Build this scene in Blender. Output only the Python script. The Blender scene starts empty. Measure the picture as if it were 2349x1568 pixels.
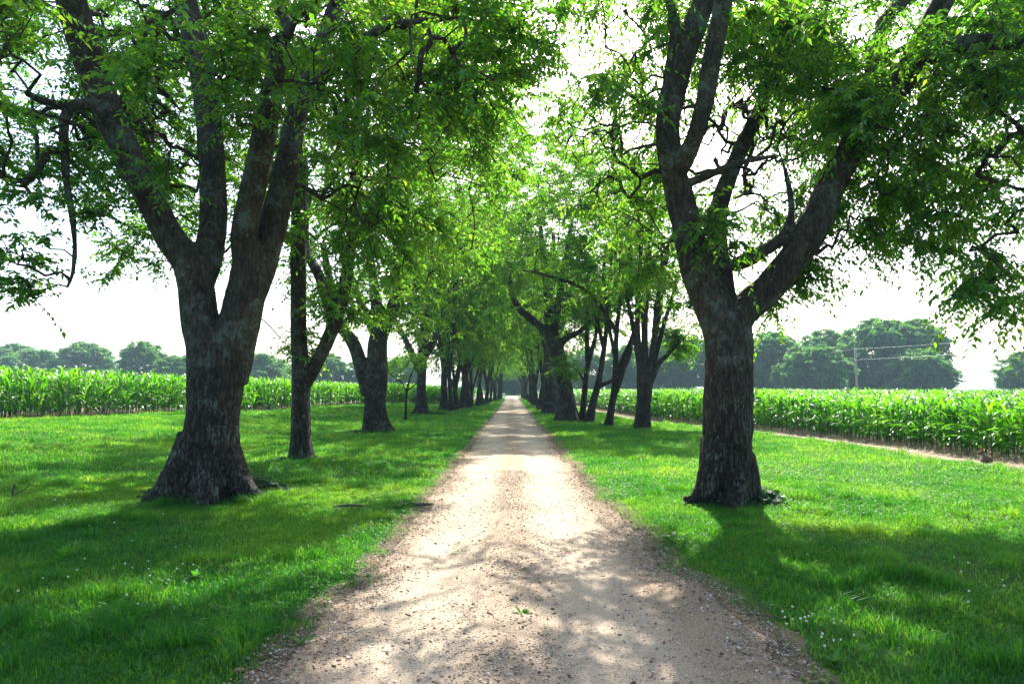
import bpy, math, random
import numpy as np
from mathutils import Vector

# ------------------------------------------------------------------ camera, sky, sun, exposure
scene = bpy.context.scene
C = scene.collection
F = 1566.0                      # focal length in units where the picture is 2349 wide
CX, CY, HOR = 1174.5, 784.0, 893.0
EYE = 1.7
PITCH = math.atan((HOR - CY) / F)

cam_d = bpy.data.cameras.new('camera')
cam = bpy.data.objects.new('camera', cam_d)
C.objects.link(cam)
cam.location = (0, 0, EYE)
cam.rotation_euler = (math.pi / 2 + PITCH, 0, 0)
cam_d.sensor_width = 36
cam_d.lens = 36 * F / 2349
cam_d.clip_start = 0.1
cam_d.clip_end = 6000
scene.camera = cam

SUN_AZ, SUN_EL = math.radians(12), math.radians(44)
w = bpy.data.worlds.new('World')
scene.world = w
w.use_nodes = True
nt = w.node_tree
sky = nt.nodes.new('ShaderNodeTexSky')
sky.sky_type = 'NISHITA'
sky.sun_disc = False
sky.sun_elevation = SUN_EL
sky.sun_rotation = SUN_AZ
sky.dust_density = 3.0
sky.air_density = 1.0
nt.links.new(sky.outputs[0], nt.nodes['Background'].inputs[0])
nt.nodes['Background'].inputs[1].default_value = 0.15

ld = bpy.data.lights.new('sun', 'SUN')
ld.energy = 5.0
ld.angle = math.radians(0.55)
ld.color = (1.0, 0.95, 0.86)
sun = bpy.data.objects.new('sun', ld)
C.objects.link(sun)
S = Vector((math.sin(SUN_AZ) * math.cos(SUN_EL), math.cos(SUN_AZ) * math.cos(SUN_EL), math.sin(SUN_EL)))
sun.rotation_euler = S.to_track_quat('Z', 'Y').to_euler()
sun.location = (20, 60, 70)

scene.view_settings.view_transform = 'Standard'
scene.view_settings.look = 'None'
scene.view_settings.gamma = 1.0
scene.view_settings.use_curve_mapping = False
scene.view_settings.exposure = 1.58
scene.render.engine = 'CYCLES'
cy = scene.cycles
cy.max_bounces = 7
cy.diffuse_bounces = 5
cy.glossy_bounces = 2
cy.transmission_bounces = 4
cy.volume_bounces = 0
cy.transparent_max_bounces = 4
cy.caustics_reflective = False
cy.caustics_refractive = False
cy.use_denoising = True
cy.sample_clamp_indirect = 4.0

# ------------------------------------------------------------------ helpers
_FWD = np.array([0, math.cos(PITCH), math.sin(PITCH)])
_UP = np.array([0, -math.sin(PITCH), math.cos(PITCH)])


def ray(px, py):
    u, v = (px - CX) / F, (CY - py) / F
    return _FWD + np.array([u, 0, 0]) + v * _UP


def at(px, py, d):
    """world point seen at picture position (px, py) at distance d along the lane"""
    r = ray(px, py)
    return r * (d / r[1]) + np.array([0, 0, EYE])


def project(P):
    Q = P - np.array([0, 0, EYE])
    z = np.maximum(Q @ _FWD, 1e-3)
    return CX + F * Q[:, 0] / z, CY - F * (Q @ _UP) / z, Q @ _FWD


def sstep(t):
    t = np.clip(t, 0, 1)
    return t * t * (3 - 2 * t)


def _h(ix, iy, iz, seed):
    n = (ix * 374761393 + iy * 668265263 + iz * 2147483647 + seed * 974634777) & 0xFFFFFFFF
    n = ((n ^ (n >> 13)) * 1274126177) & 0xFFFFFFFF
    n = ((n ^ (n >> 16)) * 2246822519) & 0xFFFFFFFF
    return ((n ^ (n >> 15)) & 0xFFFFFF) / float(0xFFFFFF)


def noise(x, y, z=0.0, seed=0):
    x, y, z = np.broadcast_arrays(np.asarray(x, float), np.asarray(y, float), np.asarray(z, float))
    xi, yi, zi = np.floor(x).astype(np.int64), np.floor(y).astype(np.int64), np.floor(z).astype(np.int64)
    fx, fy, fz = sstep(x - xi), sstep(y - yi), sstep(z - zi)
    r = 0
    for dx in (0, 1):
        for dy in (0, 1):
            for dz in (0, 1):
                wgt = (fx if dx else 1 - fx) * (fy if dy else 1 - fy) * (fz if dz else 1 - fz)
                r = r + wgt * _h(xi + dx, yi + dy, zi + dz, seed)
    return r


def fbm(x, y, z=0.0, seed=0, octv=3):
    a, s, t = 1.0, 0.0, 0.0
    for i in range(octv):
        s = s + a * noise(np.asarray(x) * 2 ** i, np.asarray(y) * 2 ** i, np.asarray(z) * 2 ** i, seed + i)
        t += a
        a *= 0.5
    return s / t


def g(x, y):
    """height of the ground"""
    x, y = np.asarray(x, float), np.asarray(y, float)
    near = sstep((60 - y) / 30) * 4.0
    rise = 0.5 * sstep((-x - 3.0 - near) / 9.0)
    far = sstep((np.abs(x) - 1.5) / 2.0)
    b = (fbm(x * 0.35, y * 0.35, 0, 5, 2) - 0.5) * 0.10 * far + (noise(x * 0.07, y * 0.07, 0, 6) - 0.5) * 0.12 * far
    lip = 0.045 * sstep((np.abs(x) - 1.15) / 0.5) + 0.02 * np.exp(-(x / 0.35) ** 2)
    return rise + b + lip


def ground_at(px, py):
    r = ray(px, py)
    d = 3.0
    while d < 400:
        p = r * (d / r[1]) + np.array([0, 0, EYE])
        if p[2] <= float(g(p[0], p[1])):
            return p
        d *= 1.002
    return p


def mesh_from(name, V, faces, rnd=None, smooth=False, mats=None, mat_idx=None):
    """faces: list of int arrays, each (n, k)"""
    V = np.ascontiguousarray(V, dtype=np.float32)
    me = bpy.data.meshes.new(name)
    me.vertices.add(len(V))
    me.vertices.foreach_set('co', V.ravel())
    faces = [np.asarray(f, dtype=np.int32) for f in faces if len(f)]
    loops = np.concatenate([f.ravel() for f in faces])
    sizes = np.concatenate([np.full(len(f), f.shape[1], np.int32) for f in faces])
    starts = np.concatenate([[0], np.cumsum(sizes)[:-1]]).astype(np.int32)
    me.loops.add(len(loops))
    me.loops.foreach_set('vertex_index', loops)
    me.polygons.add(len(sizes))
    me.polygons.foreach_set('loop_start', starts)
    me.polygons.foreach_set('use_smooth', np.full(len(sizes), smooth, dtype=bool))
    if rnd is not None:
        a = me.attributes.new('rnd', 'FLOAT', 'FACE')
        a.data.foreach_set('value', np.ascontiguousarray(rnd, dtype=np.float32))
    for m in (mats or []):
        me.materials.append(m)
    if mat_idx is not None:
        me.polygons.foreach_set('material_index', np.ascontiguousarray(mat_idx, dtype=np.int32))
    me.update(calc_edges=True)
    return me


def obj(name, me, parent=None, loc=(0, 0, 0)):
    o = bpy.data.objects.new(name, me)
    C.objects.link(o)
    o.location = loc
    if parent is not None:
        o.parent = parent
    return o


def thing(name, label, cat, loc=(0, 0, 0), rz=0.0, group=None):
    o = bpy.data.objects.new(name, None)
    C.objects.link(o)
    o.empty_display_size = 0.3
    o.location = loc
    o.rotation_euler = (0, 0, rz)
    return tag(o, label, cat, group)


def tag(o, label, cat, group=None, kind=None):
    o['label'] = label
    o['category'] = cat
    if group:
        o['group'] = group
    if kind:
        o['kind'] = kind
    return o


def unit(a):
    return a / np.maximum(np.linalg.norm(a, axis=-1, keepdims=True), 1e-9)


# ------------------------------------------------------------------ materials
def new_mat(name):
    m = bpy.data.materials.new(name)
    m.use_nodes = True
    t = m.node_tree
    t.nodes.clear()
    out = t.nodes.new('ShaderNodeOutputMaterial')
    return m, t, out


def N(t, typ, **kw):
    n = t.nodes.new(typ)
    for k, v in kw.items():
        if k.startswith('i_'):
            n.inputs[k[2:].replace('_', ' ')].default_value = v
        else:
            setattr(n, k, v)
    return n


def ramp(t, src, stops, interp='LINEAR'):
    n = t.nodes.new('ShaderNodeValToRGB')
    n.color_ramp.interpolation = interp
    while len(n.color_ramp.elements) < len(stops):
        n.color_ramp.elements.new(0.5)
    for e, (p, c) in zip(n.color_ramp.elements, stops):
        e.position = p
        e.color = (*c, 1) if len(c) == 3 else c
    t.links.new(src, n.inputs[0])
    return n.outputs[0]


def mixc(t, fac, a, b, blend='MIX'):
    n = t.nodes.new('ShaderNodeMix')
    n.data_type = 'RGBA'
    n.blend_type = blend
    for s, v in ((n.inputs[0], fac), (n.inputs[6], a), (n.inputs[7], b)):
        if isinstance(v, (int, float)):
            s.default_value = v
        elif isinstance(v, tuple):
            s.default_value = (*v, 1)
        else:
            t.links.new(v, s)
    return n.outputs[2]


def foliage_mat(name, refl, trans, gloss=0.06, rough=0.4, tw=0.5, nscale=0.35):
    """thin leaf: reflects dull green, lets yellow-green through; refl/trans are lists of colour stops"""
    m, t, out = new_mat(name)
    at_ = N(t, 'ShaderNodeAttribute', attribute_name='rnd')
    geo = N(t, 'ShaderNodeNewGeometry')
    nz = N(t, 'ShaderNodeTexNoise', i_Scale=nscale, i_Detail=2.0)
    t.links.new(geo.outputs['Position'], nz.inputs['Vector'])
    ad = N(t, 'ShaderNodeMath', operation='MULTIPLY_ADD')
    ad.inputs[1].default_value = 0.7
    t.links.new(nz.outputs[0], ad.inputs[0])
    ml = N(t, 'ShaderNodeMath', operation='MULTIPLY_ADD')
    ml.inputs[1].default_value = 0.75
    ml.inputs[2].default_value = -0.22
    t.links.new(at_.outputs['Fac'], ml.inputs[0])
    t.links.new(ml.outputs[0], ad.inputs[2])
    n = len(refl)
    cr = ramp(t, ad.outputs[0], [(i / (n - 1), c) for i, c in enumerate(refl)])
    ct = ramp(t, ad.outputs[0], [(i / (n - 1), c) for i, c in enumerate(trans)])
    d = N(t, 'ShaderNodeBsdfDiffuse')
    tr = N(t, 'ShaderNodeBsdfTranslucent')
    gl = N(t, 'ShaderNodeBsdfGlossy', i_Roughness=rough)
    gl.inputs['Color'].default_value = (1, 1, 1, 1)
    t.links.new(cr, d.inputs['Color'])
    t.links.new(ct, tr.inputs['Color'])
    a = N(t, 'ShaderNodeMixShader')
    a.inputs[0].default_value = tw
    t.links.new(d.outputs[0], a.inputs[1])
    t.links.new(tr.outputs[0], a.inputs[2])
    b = N(t, 'ShaderNodeMixShader')
    b.inputs[0].default_value = gloss
    t.links.new(a.outputs[0], b.inputs[1])
    t.links.new(gl.outputs[0], b.inputs[2])
    t.links.new(b.outputs[0], out.inputs[0])
    return m


M = {}
M['leaf'] = foliage_mat('leaf', [(0.008, 0.058, 0.010), (0.022, 0.105, 0.014), (0.055, 0.155, 0.022)],
                        [(0.055, 0.26, 0.014), (0.20, 0.52, 0.020), (0.52, 0.72, 0.05)], gloss=0.04, rough=0.35)
M['locust_leaf'] = foliage_mat('locust_leaf', [(0.012, 0.070, 0.006), (0.028, 0.115, 0.01), (0.05, 0.15, 0.016)],
                               [(0.10, 0.38, 0.006), (0.24, 0.58, 0.01), (0.42, 0.70, 0.02)], gloss=0.03, rough=0.45)
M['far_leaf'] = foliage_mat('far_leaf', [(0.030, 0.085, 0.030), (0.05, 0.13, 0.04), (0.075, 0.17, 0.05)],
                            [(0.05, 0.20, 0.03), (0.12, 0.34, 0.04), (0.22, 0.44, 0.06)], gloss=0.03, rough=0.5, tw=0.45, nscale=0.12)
M['corn_leaf'] = foliage_mat('corn_leaf', [(0.005, 0.060, 0.004), (0.012, 0.10, 0.006), (0.025, 0.14, 0.010)],
                             [(0.035, 0.24, 0.003), (0.11, 0.42, 0.005), (0.28, 0.60, 0.012)], gloss=0.045, rough=0.35, tw=0.55)
M['grass'] = foliage_mat('grass', [(0.004, 0.065, 0.006), (0.011, 0.125, 0.010), (0.058, 0.18, 0.018)],
                         [(0.025, 0.22, 0.012), (0.12, 0.44, 0.016), (0.44, 0.66, 0.04)], gloss=0.022, rough=0.4, tw=0.5, nscale=0.9)
M['weed'] = foliage_mat('weed', [(0.012, 0.07, 0.015), (0.022, 0.10, 0.018), (0.05, 0.14, 0.025)],
                        [(0.06, 0.30, 0.02), (0.12, 0.42, 0.025), (0.22, 0.5, 0.04)], gloss=0.02, rough=0.45, tw=0.45)
M['ivy'] = foliage_mat('ivy', [(0.008, 0.035, 0.016), (0.014, 0.055, 0.022), (0.03, 0.085, 0.03)],
                       [(0.03, 0.14, 0.03), (0.05, 0.20, 0.04), (0.1, 0.28, 0.05)], gloss=0.02, rough=0.4, tw=0.35)


def bark_mat(name, dark, mid, light, lichen, lichen_amt=0.5, furrow=1.0):
    m, t, out = new_mat(name)
    tc = N(t, 'ShaderNodeTexCoord')
    mp = N(t, 'ShaderNodeMapping')
    mp.inputs['Scale'].default_value = (1, 1, 0.28)
    t.links.new(tc.outputs['Object'], mp.inputs[0])
    n1 = N(t, 'ShaderNodeTexNoise', i_Scale=22.0, i_Detail=9.0, i_Roughness=0.72)
    t.links.new(mp.outputs[0], n1.inputs['Vector'])
    n2 = N(t, 'ShaderNodeTexNoise', i_Scale=2.2, i_Detail=5.0, i_Roughness=0.6)
    t.links.new(tc.outputs['Object'], n2.inputs['Vector'])
    n3 = N(t, 'ShaderNodeTexNoise', i_Scale=7.0, i_Detail=9.0, i_Roughness=0.7)
    t.links.new(tc.outputs['Object'], n3.inputs['Vector'])
    vo = N(t, 'ShaderNodeTexVoronoi', i_Scale=8.0)
    wv = N(t, 'ShaderNodeTexNoise', i_Scale=12.0, i_Detail=3.0)
    t.links.new(tc.outputs['Object'], wv.inputs['Vector'])
    va = N(t, 'ShaderNodeVectorMath', operation='MULTIPLY_ADD')
    va.inputs[1].default_value = (0.09, 0.09, 0.09)
    t.links.new(wv.outputs['Color'], va.inputs[0])
    t.links.new(tc.outputs['Object'], va.inputs[2])
    t.links.new(va.outputs[0], vo.inputs['Vector'])
    base = ramp(t, n1.outputs[0], [(0.3, dark), (0.5, mid), (0.72, light)])
    big = ramp(t, n2.outputs[0], [(0.35, (0.55, 0.5, 0.48)), (0.65, (1.15, 1.1, 1.0))])
    base = mixc(t, 1.0, base, big, 'MULTIPLY')
    # lichen: blotches where two noises meet
    lm = N(t, 'ShaderNodeMath', operation='MULTIPLY')
    t.links.new(n2.outputs[0], lm.inputs[0])
    t.links.new(n3.outputs[0], lm.inputs[1])
    th = 0.36 - 0.14 * lichen_amt
    fac = ramp(t, lm.outputs[0], [(th, (0, 0, 0)), (th + 0.05, (0.8, 0.8, 0.8))])
    col = mixc(t, fac, base, lichen)
    sp = ramp(t, vo.outputs['Distance'], [(0.10, (0.75, 0.75, 0.75)), (0.17, (0, 0, 0))])
    spm = N(t, 'ShaderNodeMath', operation='MULTIPLY')
    spr = N(t, 'ShaderNodeSeparateColor')
    t.links.new(vo.outputs['Color'], spr.inputs[0])
    t.links.new(sp, spm.inputs[0])
    t.links.new(ramp(t, spr.outputs[0], [(0.62, (0, 0, 0)), (0.7, (0.7, 0.7, 0.7))]), spm.inputs[1])
    col = mixc(t, spm.outputs[0], col, (0.26, 0.29, 0.25))
    # cracked plates low on the trunk, smoother skin above
    ca = N(t, 'ShaderNodeVectorMath', operation='MULTIPLY_ADD')
    ca.inputs[1].default_value = (0.10, 0.10, 0.16)
    t.links.new(wv.outputs['Color'], ca.inputs[0])
    t.links.new(tc.outputs['Object'], ca.inputs[2])
    cm_ = N(t, 'ShaderNodeMapping')
    cm_.inputs['Scale'].default_value = (1, 1, 0.16)
    t.links.new(ca.outputs[0], cm_.inputs[0])
    vc = N(t, 'ShaderNodeTexVoronoi', i_Scale=17.0, feature='DISTANCE_TO_EDGE')
    t.links.new(cm_.outputs[0], vc.inputs['Vector'])
    sx = N(t, 'ShaderNodeSeparateXYZ')
    t.links.new(tc.outputs['Object'], sx.inputs[0])
    zz = N(t, 'ShaderNodeMath', operation='MULTIPLY')
    zz.inputs[1].default_value = 0.25
    t.links.new(sx.outputs[2], zz.inputs[0])
    low = ramp(t, zz.outputs[0], [(0.2, (1, 1, 1)), (0.8, (0.12, 0.12, 0.12))])
    crk = ramp(t, vc.outputs['Distance'], [(0.02, (1, 1, 1)), (0.16, (0, 0, 0))])
    cf = N(t, 'ShaderNodeMath', operation='MULTIPLY')
    t.links.new(low, cf.inputs[0])
    t.links.new(crk, cf.inputs[1])
    col = mixc(t, cf.outputs[0], col, dark)
    bs = N(t, 'ShaderNodeBsdfPrincipled')
    bs.inputs['Roughness'].default_value = 0.85
    bs.inputs['Specular IOR Level'].default_value = 0.25
    t.links.new(col, bs.inputs['Base Color'])
    hs = N(t, 'ShaderNodeMath', operation='ADD')
    t.links.new(n1.outputs[0], hs.inputs[0])
    t.links.new(n3.outputs[0], hs.inputs[1])
    h2 = N(t, 'ShaderNodeMath', operation='SUBTRACT')
    t.links.new(hs.outputs[0], h2.inputs[0])
    t.links.new(cf.outputs[0], h2.inputs[1])
    bp = N(t, 'ShaderNodeBump', i_Strength=1.0, i_Distance=0.05 * furrow)
    t.links.new(h2.outputs[0], bp.inputs['Height'])
    t.links.new(bp.outputs[0], bs.inputs['Normal'])
    t.links.new(bs.outputs[0], out.inputs[0])
    return m


M['bark'] = bark_mat('bark', (0.014, 0.013, 0.011), (0.068, 0.061, 0.050), (0.155, 0.14, 0.115), (0.12, 0.15, 0.127), 0.55, 1.1)
M['bark_dark'] = bark_mat('bark_dark', (0.02, 0.016, 0.012), (0.06, 0.048, 0.038), (0.13, 0.105, 0.085), (0.13, 0.14, 0.11), 0.1, 1.2)
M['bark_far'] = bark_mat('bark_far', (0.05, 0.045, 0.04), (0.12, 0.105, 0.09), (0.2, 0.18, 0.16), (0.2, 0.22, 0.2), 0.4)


def ground_mat(name, cols, scale, bump=0.3, bdist=0.03, fine=30.0):
    m, t, out = new_mat(name)
    geo = N(t, 'ShaderNodeNewGeometry')
    n1 = N(t, 'ShaderNodeTexNoise', i_Scale=scale, i_Detail=6.0, i_Roughness=0.65)
    n2 = N(t, 'ShaderNodeTexNoise', i_Scale=fine, i_Detail=6.0, i_Roughness=0.7)
    t.links.new(geo.outputs['Position'], n1.inputs['Vector'])
    t.links.new(geo.outputs['Position'], n2.inputs['Vector'])
    ad = N(t, 'ShaderNodeMix')
    ad.inputs[0].default_value = 0.5
    t.links.new(n1.outputs[0], ad.inputs[2])
    t.links.new(n2.outputs[0], ad.inputs[3])
    n = len(cols)
    col = ramp(t, ad.outputs[0], [(0.3 + 0.4 * i / (n - 1), c) for i, c in enumerate(cols)])
    bs = N(t, 'ShaderNodeBsdfPrincipled')
    bs.inputs['Roughness'].default_value = 0.95
    bs.inputs['Specular IOR Level'].default_value = 0.1
    t.links.new(col, bs.inputs['Base Color'])
    bp = N(t, 'ShaderNodeBump', i_Strength=bump, i_Distance=bdist)
    t.links.new(n2.outputs[0], bp.inputs['Height'])
    t.links.new(bp.outputs[0], bs.inputs['Normal'])
    t.links.new(bs.outputs[0], out.inputs[0])
    return m


M['lawn'] = ground_mat('lawn', [(0.022, 0.06, 0.008), (0.03, 0.10, 0.010), (0.06, 0.14, 0.018)], 0.8, 1.0, 0.06, 16.0)
M['soil'] = ground_mat('soil', [(0.14, 0.105, 0.075), (0.30, 0.235, 0.175), (0.46, 0.37, 0.285)], 1.5, 0.6, 0.04)
M['shoulder'] = ground_mat('shoulder', [(0.06, 0.043, 0.028), (0.19, 0.135, 0.09), (0.36, 0.27, 0.19)], 3.0, 0.9, 0.03, 45.0)


def N_abs(t, sock):
    s1 = N(t, 'ShaderNodeMath', operation='SUBTRACT')
    s1.inputs[1].default_value = 0.25
    t.links.new(sock, s1.inputs[0])
    s2 = N(t, 'ShaderNodeMath', operation='ABSOLUTE')
    t.links.new(s1.outputs[0], s2.inputs[0])
    s3 = N(t, 'ShaderNodeMath', operation='MULTIPLY')
    s3.inputs[1].default_value = 0.58
    t.links.new(s2.outputs[0], s3.inputs[0])
    return s3.outputs[0]


def road_mat():
    m, t, out = new_mat('packed_gravel')
    geo = N(t, 'ShaderNodeNewGeometry')
    P = geo.outputs['Position']
    n1 = N(t, 'ShaderNodeTexNoise', i_Scale=0.9, i_Detail=5.0, i_Roughness=0.6)
    n2 = N(t, 'ShaderNodeTexNoise', i_Scale=60.0, i_Detail=5.0, i_Roughness=0.7)
    v1 = N(t, 'ShaderNodeTexVoronoi', i_Scale=55.0)
    v2 = N(t, 'ShaderNodeTexVoronoi', i_Scale=22.0)
    for n in (n1, n2, v1, v2):
        t.links.new(P, n.inputs['Vector'])
    sand = ramp(t, n2.outputs[0], [(0.3, (0.26, 0.20, 0.147)), (0.5, (0.40, 0.33, 0.255)), (0.7, (0.52, 0.445, 0.355))])
    tint = ramp(t, n1.outputs[0], [(0.35, (0.86, 0.82, 0.78)), (0.65, (1.1, 1.06, 1.0))])
    col = mixc(t, 1.0, sand, tint, 'MULTIPLY')
    sx = N(t, 'ShaderNodeSeparateXYZ')
    t.links.new(P, sx.inputs[0])
    wob = N(t, 'ShaderNodeMath', operation='MULTIPLY_ADD')
    wob.inputs[1].default_value = 0.5
    t.links.new(n1.outputs[0], wob.inputs[0])
    t.links.new(sx.outputs[0], wob.inputs[2])
    trk = ramp(t, N_abs(t, wob.outputs[0]), [(0.08, (0.76, 0.71, 0.67)), (0.24, (1.0, 0.98, 0.96)), (0.42, (1.06, 1.04, 1.02)), (0.56, (0.95, 0.92, 0.89)), (0.72, (0.66, 0.6, 0.54))])
    col = mixc(t, 1.0, col, trk, 'MULTIPLY')
    # embedded stones: some cells of the voronoi carry their own colour
    hue = ramp(t, v1.outputs['Color'], [(0.0, (0.10, 0.07, 0.05)), (0.3, (0.30, 0.17, 0.09)), (0.55, (0.22, 0.2, 0.18)), (0.8, (0.5, 0.42, 0.34)), (1.0, (0.6, 0.56, 0.5))])
    msk = ramp(t, v1.outputs['Distance'], [(0.25, (1, 1, 1)), (0.42, (0, 0, 0))])
    sep = N(t, 'ShaderNodeSeparateColor')
    t.links.new(v1.outputs['Color'], sep.inputs[0])
    mu = N(t, 'ShaderNodeMath', operation='MULTIPLY')
    pk = ramp(t, sep.outputs[1], [(0.45, (0, 0, 0)), (0.5, (1, 1, 1))])
    t.links.new(msk, mu.inputs[0])
    t.links.new(pk, mu.inputs[1])
    col = mixc(t, mu.outputs[0], col, hue)
    bs = N(t, 'ShaderNodeBsdfPrincipled')
    bs.inputs['Roughness'].default_value = 0.95
    bs.inputs['Specular IOR Level'].default_value = 0.15
    t.links.new(col, bs.inputs['Base Color'])
    hh = N(t, 'ShaderNodeMath', operation='ADD')
    t.links.new(n2.outputs[0], hh.inputs[0])
    t.links.new(mu.outputs[0], hh.inputs[1])
    bp = N(t, 'ShaderNodeBump', i_Strength=0.8, i_Distance=0.008)
    t.links.new(hh.outputs[0], bp.inputs['Height'])
    t.links.new(bp.outputs[0], bs.inputs['Normal'])
    t.links.new(bs.outputs[0], out.inputs[0])
    return m


M['road'] = road_mat()


def attr_mat(name, stops, rough=0.8, spec=0.3, interp='LINEAR'):
    m, t, out = new_mat(name)
    at_ = N(t, 'ShaderNodeAttribute', attribute_name='rnd')
    geo = N(t, 'ShaderNodeNewGeometry')
    nz = N(t, 'ShaderNodeTexNoise', i_Scale=60.0, i_Detail=3.0)
    t.links.new(geo.outputs['Position'], nz.inputs['Vector'])
    v = ramp(t, nz.outputs[0], [(0.3, (0.75, 0.75, 0.75)), (0.7, (1.15, 1.15, 1.15))])
    col = mixc(t, 1.0, ramp(t, at_.outputs['Fac'], stops, interp), v, 'MULTIPLY')
    bs = N(t, 'ShaderNodeBsdfPrincipled')
    bs.inputs['Roughness'].default_value = rough
    bs.inputs['Specular IOR Level'].default_value = spec
    t.links.new(col, bs.inputs['Base Color'])
    t.links.new(bs.outputs[0], out.inputs[0])
    return m


M['pebble'] = attr_mat('pebble', [(0, (0.07, 0.05, 0.04)), (0.22, (0.27, 0.16, 0.09)), (0.38, (0.20, 0.18, 0.16)), (0.6, (0.38, 0.29, 0.20)), (0.85, (0.45, 0.38, 0.30)), (1, (0.6, 0.56, 0.5))], 0.7)
M['litter'] = attr_mat('litter', [(0, (0.05, 0.035, 0.025)), (0.5, (0.16, 0.10, 0.06)), (1, (0.30, 0.22, 0.12))], 0.8)
M['straw'] = attr_mat('straw', [(0, (0.20, 0.14, 0.09)), (0.5, (0.40, 0.31, 0.21)), (1, (0.58, 0.48, 0.36))], 0.8)
M['flower'] = attr_mat('flower', [(0, (0.55, 0.5, 0.45)), (1, (0.8, 0.78, 0.74))], 0.7)


def noise_mat(name, c0, c1, scale=8.0, rough=0.7, bump=0.2, stretch=(1, 1, 1)):
    m, t, out = new_mat(name)
    tc = N(t, 'ShaderNodeTexCoord')
    mp = N(t, 'ShaderNodeMapping')
    mp.inputs['Scale'].default_value = stretch
    t.links.new(tc.outputs['Object'], mp.inputs[0])
    nz = N(t, 'ShaderNodeTexNoise', i_Scale=scale, i_Detail=6.0, i_Roughness=0.65)
    t.links.new(mp.outputs[0], nz.inputs['Vector'])
    bs = N(t, 'ShaderNodeBsdfPrincipled')
    bs.inputs['Roughness'].default_value = rough
    t.links.new(ramp(t, nz.outputs[0], [(0.35, c0), (0.65, c1)]), bs.inputs['Base Color'])
    bp = N(t, 'ShaderNodeBump', i_Strength=bump, i_Distance=0.02)
    t.links.new(nz.outputs[0], bp.inputs['Height'])
    t.links.new(bp.outputs[0], bs.inputs['Normal'])
    t.links.new(bs.outputs[0], out.inputs[0])
    return m


M['stalk'] = noise_mat('stalk', (0.03, 0.075, 0.012), (0.06, 0.11, 0.022), 10, 0.6)
M['stem'] = noise_mat('stem', (0.05, 0.10, 0.02), (0.09, 0.13, 0.03), 10, 0.6)
M['pole_wood'] = noise_mat('pole_wood', (0.16, 0.14, 0.12), (0.28, 0.25, 0.22), 6, 0.8, 0.2, (1, 1, 0.1))
M['wire'] = noise_mat('wire', (0.5, 0.5, 0.5), (0.62, 0.62, 0.62), 4, 0.35)
M['red_board'] = noise_mat('red_board', (0.22, 0.06, 0.055), (0.30, 0.09, 0.08), 4, 0.7, 0.2, (3, 3, 0.3))
M['red_roof'] = noise_mat('red_roof', (0.34, 0.12, 0.10), (0.42, 0.17, 0.14), 3, 0.5)
M['white_trim'] = noise_mat('white_trim', (0.66, 0.66, 0.64), (0.78, 0.78, 0.76), 5, 0.6)
M['gray_roof'] = noise_mat('gray_roof', (0.2, 0.2, 0.2), (0.3, 0.29, 0.28), 3, 0.7)
M['fur'] = noise_mat('fur', (0.055, 0.035, 0.022), (0.16, 0.11, 0.075), 60, 0.9, 0.5)
M['fur_pale'] = noise_mat('fur_pale', (0.4, 0.35, 0.3), (0.55, 0.5, 0.45), 60, 0.9, 0.4)
M['eye'] = noise_mat('eye', (0.01, 0.008, 0.006), (0.02, 0.015, 0.01), 10, 0.1, 0)
M['ear'] = foliage_mat('ear', [(0.22, 0.13, 0.09)] * 2, [(0.5, 0.27, 0.18)] * 2, 0.02, 0.6, 0.55)
M['twig'] = noise_mat('twig', (0.04, 0.03, 0.022), (0.12, 0.095, 0.075), 25, 0.85, 0.5)
M['moss'] = noise_mat('moss', (0.07, 0.075, 0.015), (0.14, 0.13, 0.03), 40, 0.9, 0.6)

# ------------------------------------------------------------------ ground, road, soil
def axis(fine0, fine1, step, lo, hi, grow=1.25):
    a = list(np.arange(fine0, fine1 + 1e-6, step))
    s = step
    x = fine1
    while x < hi:
        s *= grow
        x += s
        a.append(min(x, hi))
    s = step
    x = fine0
    b = []
    while x > lo:
        s *= grow
        x -= s
        b.append(max(x, lo))
    return np.array(b[::-1] + a)


def grid_faces(nx, ny):
    i = np.arange(nx * ny).reshape(ny, nx)
    return np.stack([i[:-1, :-1], i[:-1, 1:], i[1:, 1:], i[1:, :-1]], -1).reshape(-1, 4)


xs = axis(-16, 14, 0.25, -1500, 1500, 1.12)
ys = axis(2, 50, 0.3, -300, 1900, 1.10)
X, Y = np.meshgrid(xs, ys)
V = np.stack([X, Y, g(X, Y)], -1).reshape(-1, 3)
o = obj('ground', mesh_from('ground', V, [grid_faces(len(xs), len(ys))], smooth=True, mats=[M['lawn']]))
o['kind'] = 'structure'


def half_l(y):
    y = np.asarray(y, float)
    b = 1.20 + 0.15 * sstep((12 - y) / 9)
    return b + 0.17 * (fbm(y * 1.6, 3.3, 0, 21, 4) - 0.5) * 2


def half_r(y):
    y = np.asarray(y, float)
    b = 1.25 + 0.34 * sstep((14 - y) / 11)
    return b + 0.22 * (fbm(y * 1.4, 9.3, 0, 31, 4) - 0.5) * 2


def strip(name, yv, left, right, nx, dz, mat, extra=None):
    t = np.linspace(0, 1, nx)
    Xs = left[:, None] * (1 - t) + right[:, None] * t
    Ys = np.repeat(yv[:, None], nx, 1)
    Z = g(Xs, Ys) + dz
    if extra is not None:
        Z = Z + extra(Xs, Ys)
    Vv = np.stack([Xs, Ys, Z], -1).reshape(-1, 3)
    o = obj(name, mesh_from(name, Vv, [grid_faces(nx, len(yv))], smooth=True, mats=[mat]))
    o['kind'] = 'structure'
    return o


yr = axis(1.0, 22, 0.06, -40, 178, 1.02)
strip('road_shoulder', yr, -half_l(yr) - 0.17 - 0.12 * fbm(yr * 2.0, 1.1, 0, 41), half_r(yr) + 0.2 + 0.22 * fbm(yr * 1.7, 2.1, 0, 42), 30, 0.004, M['shoulder'])


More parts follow.
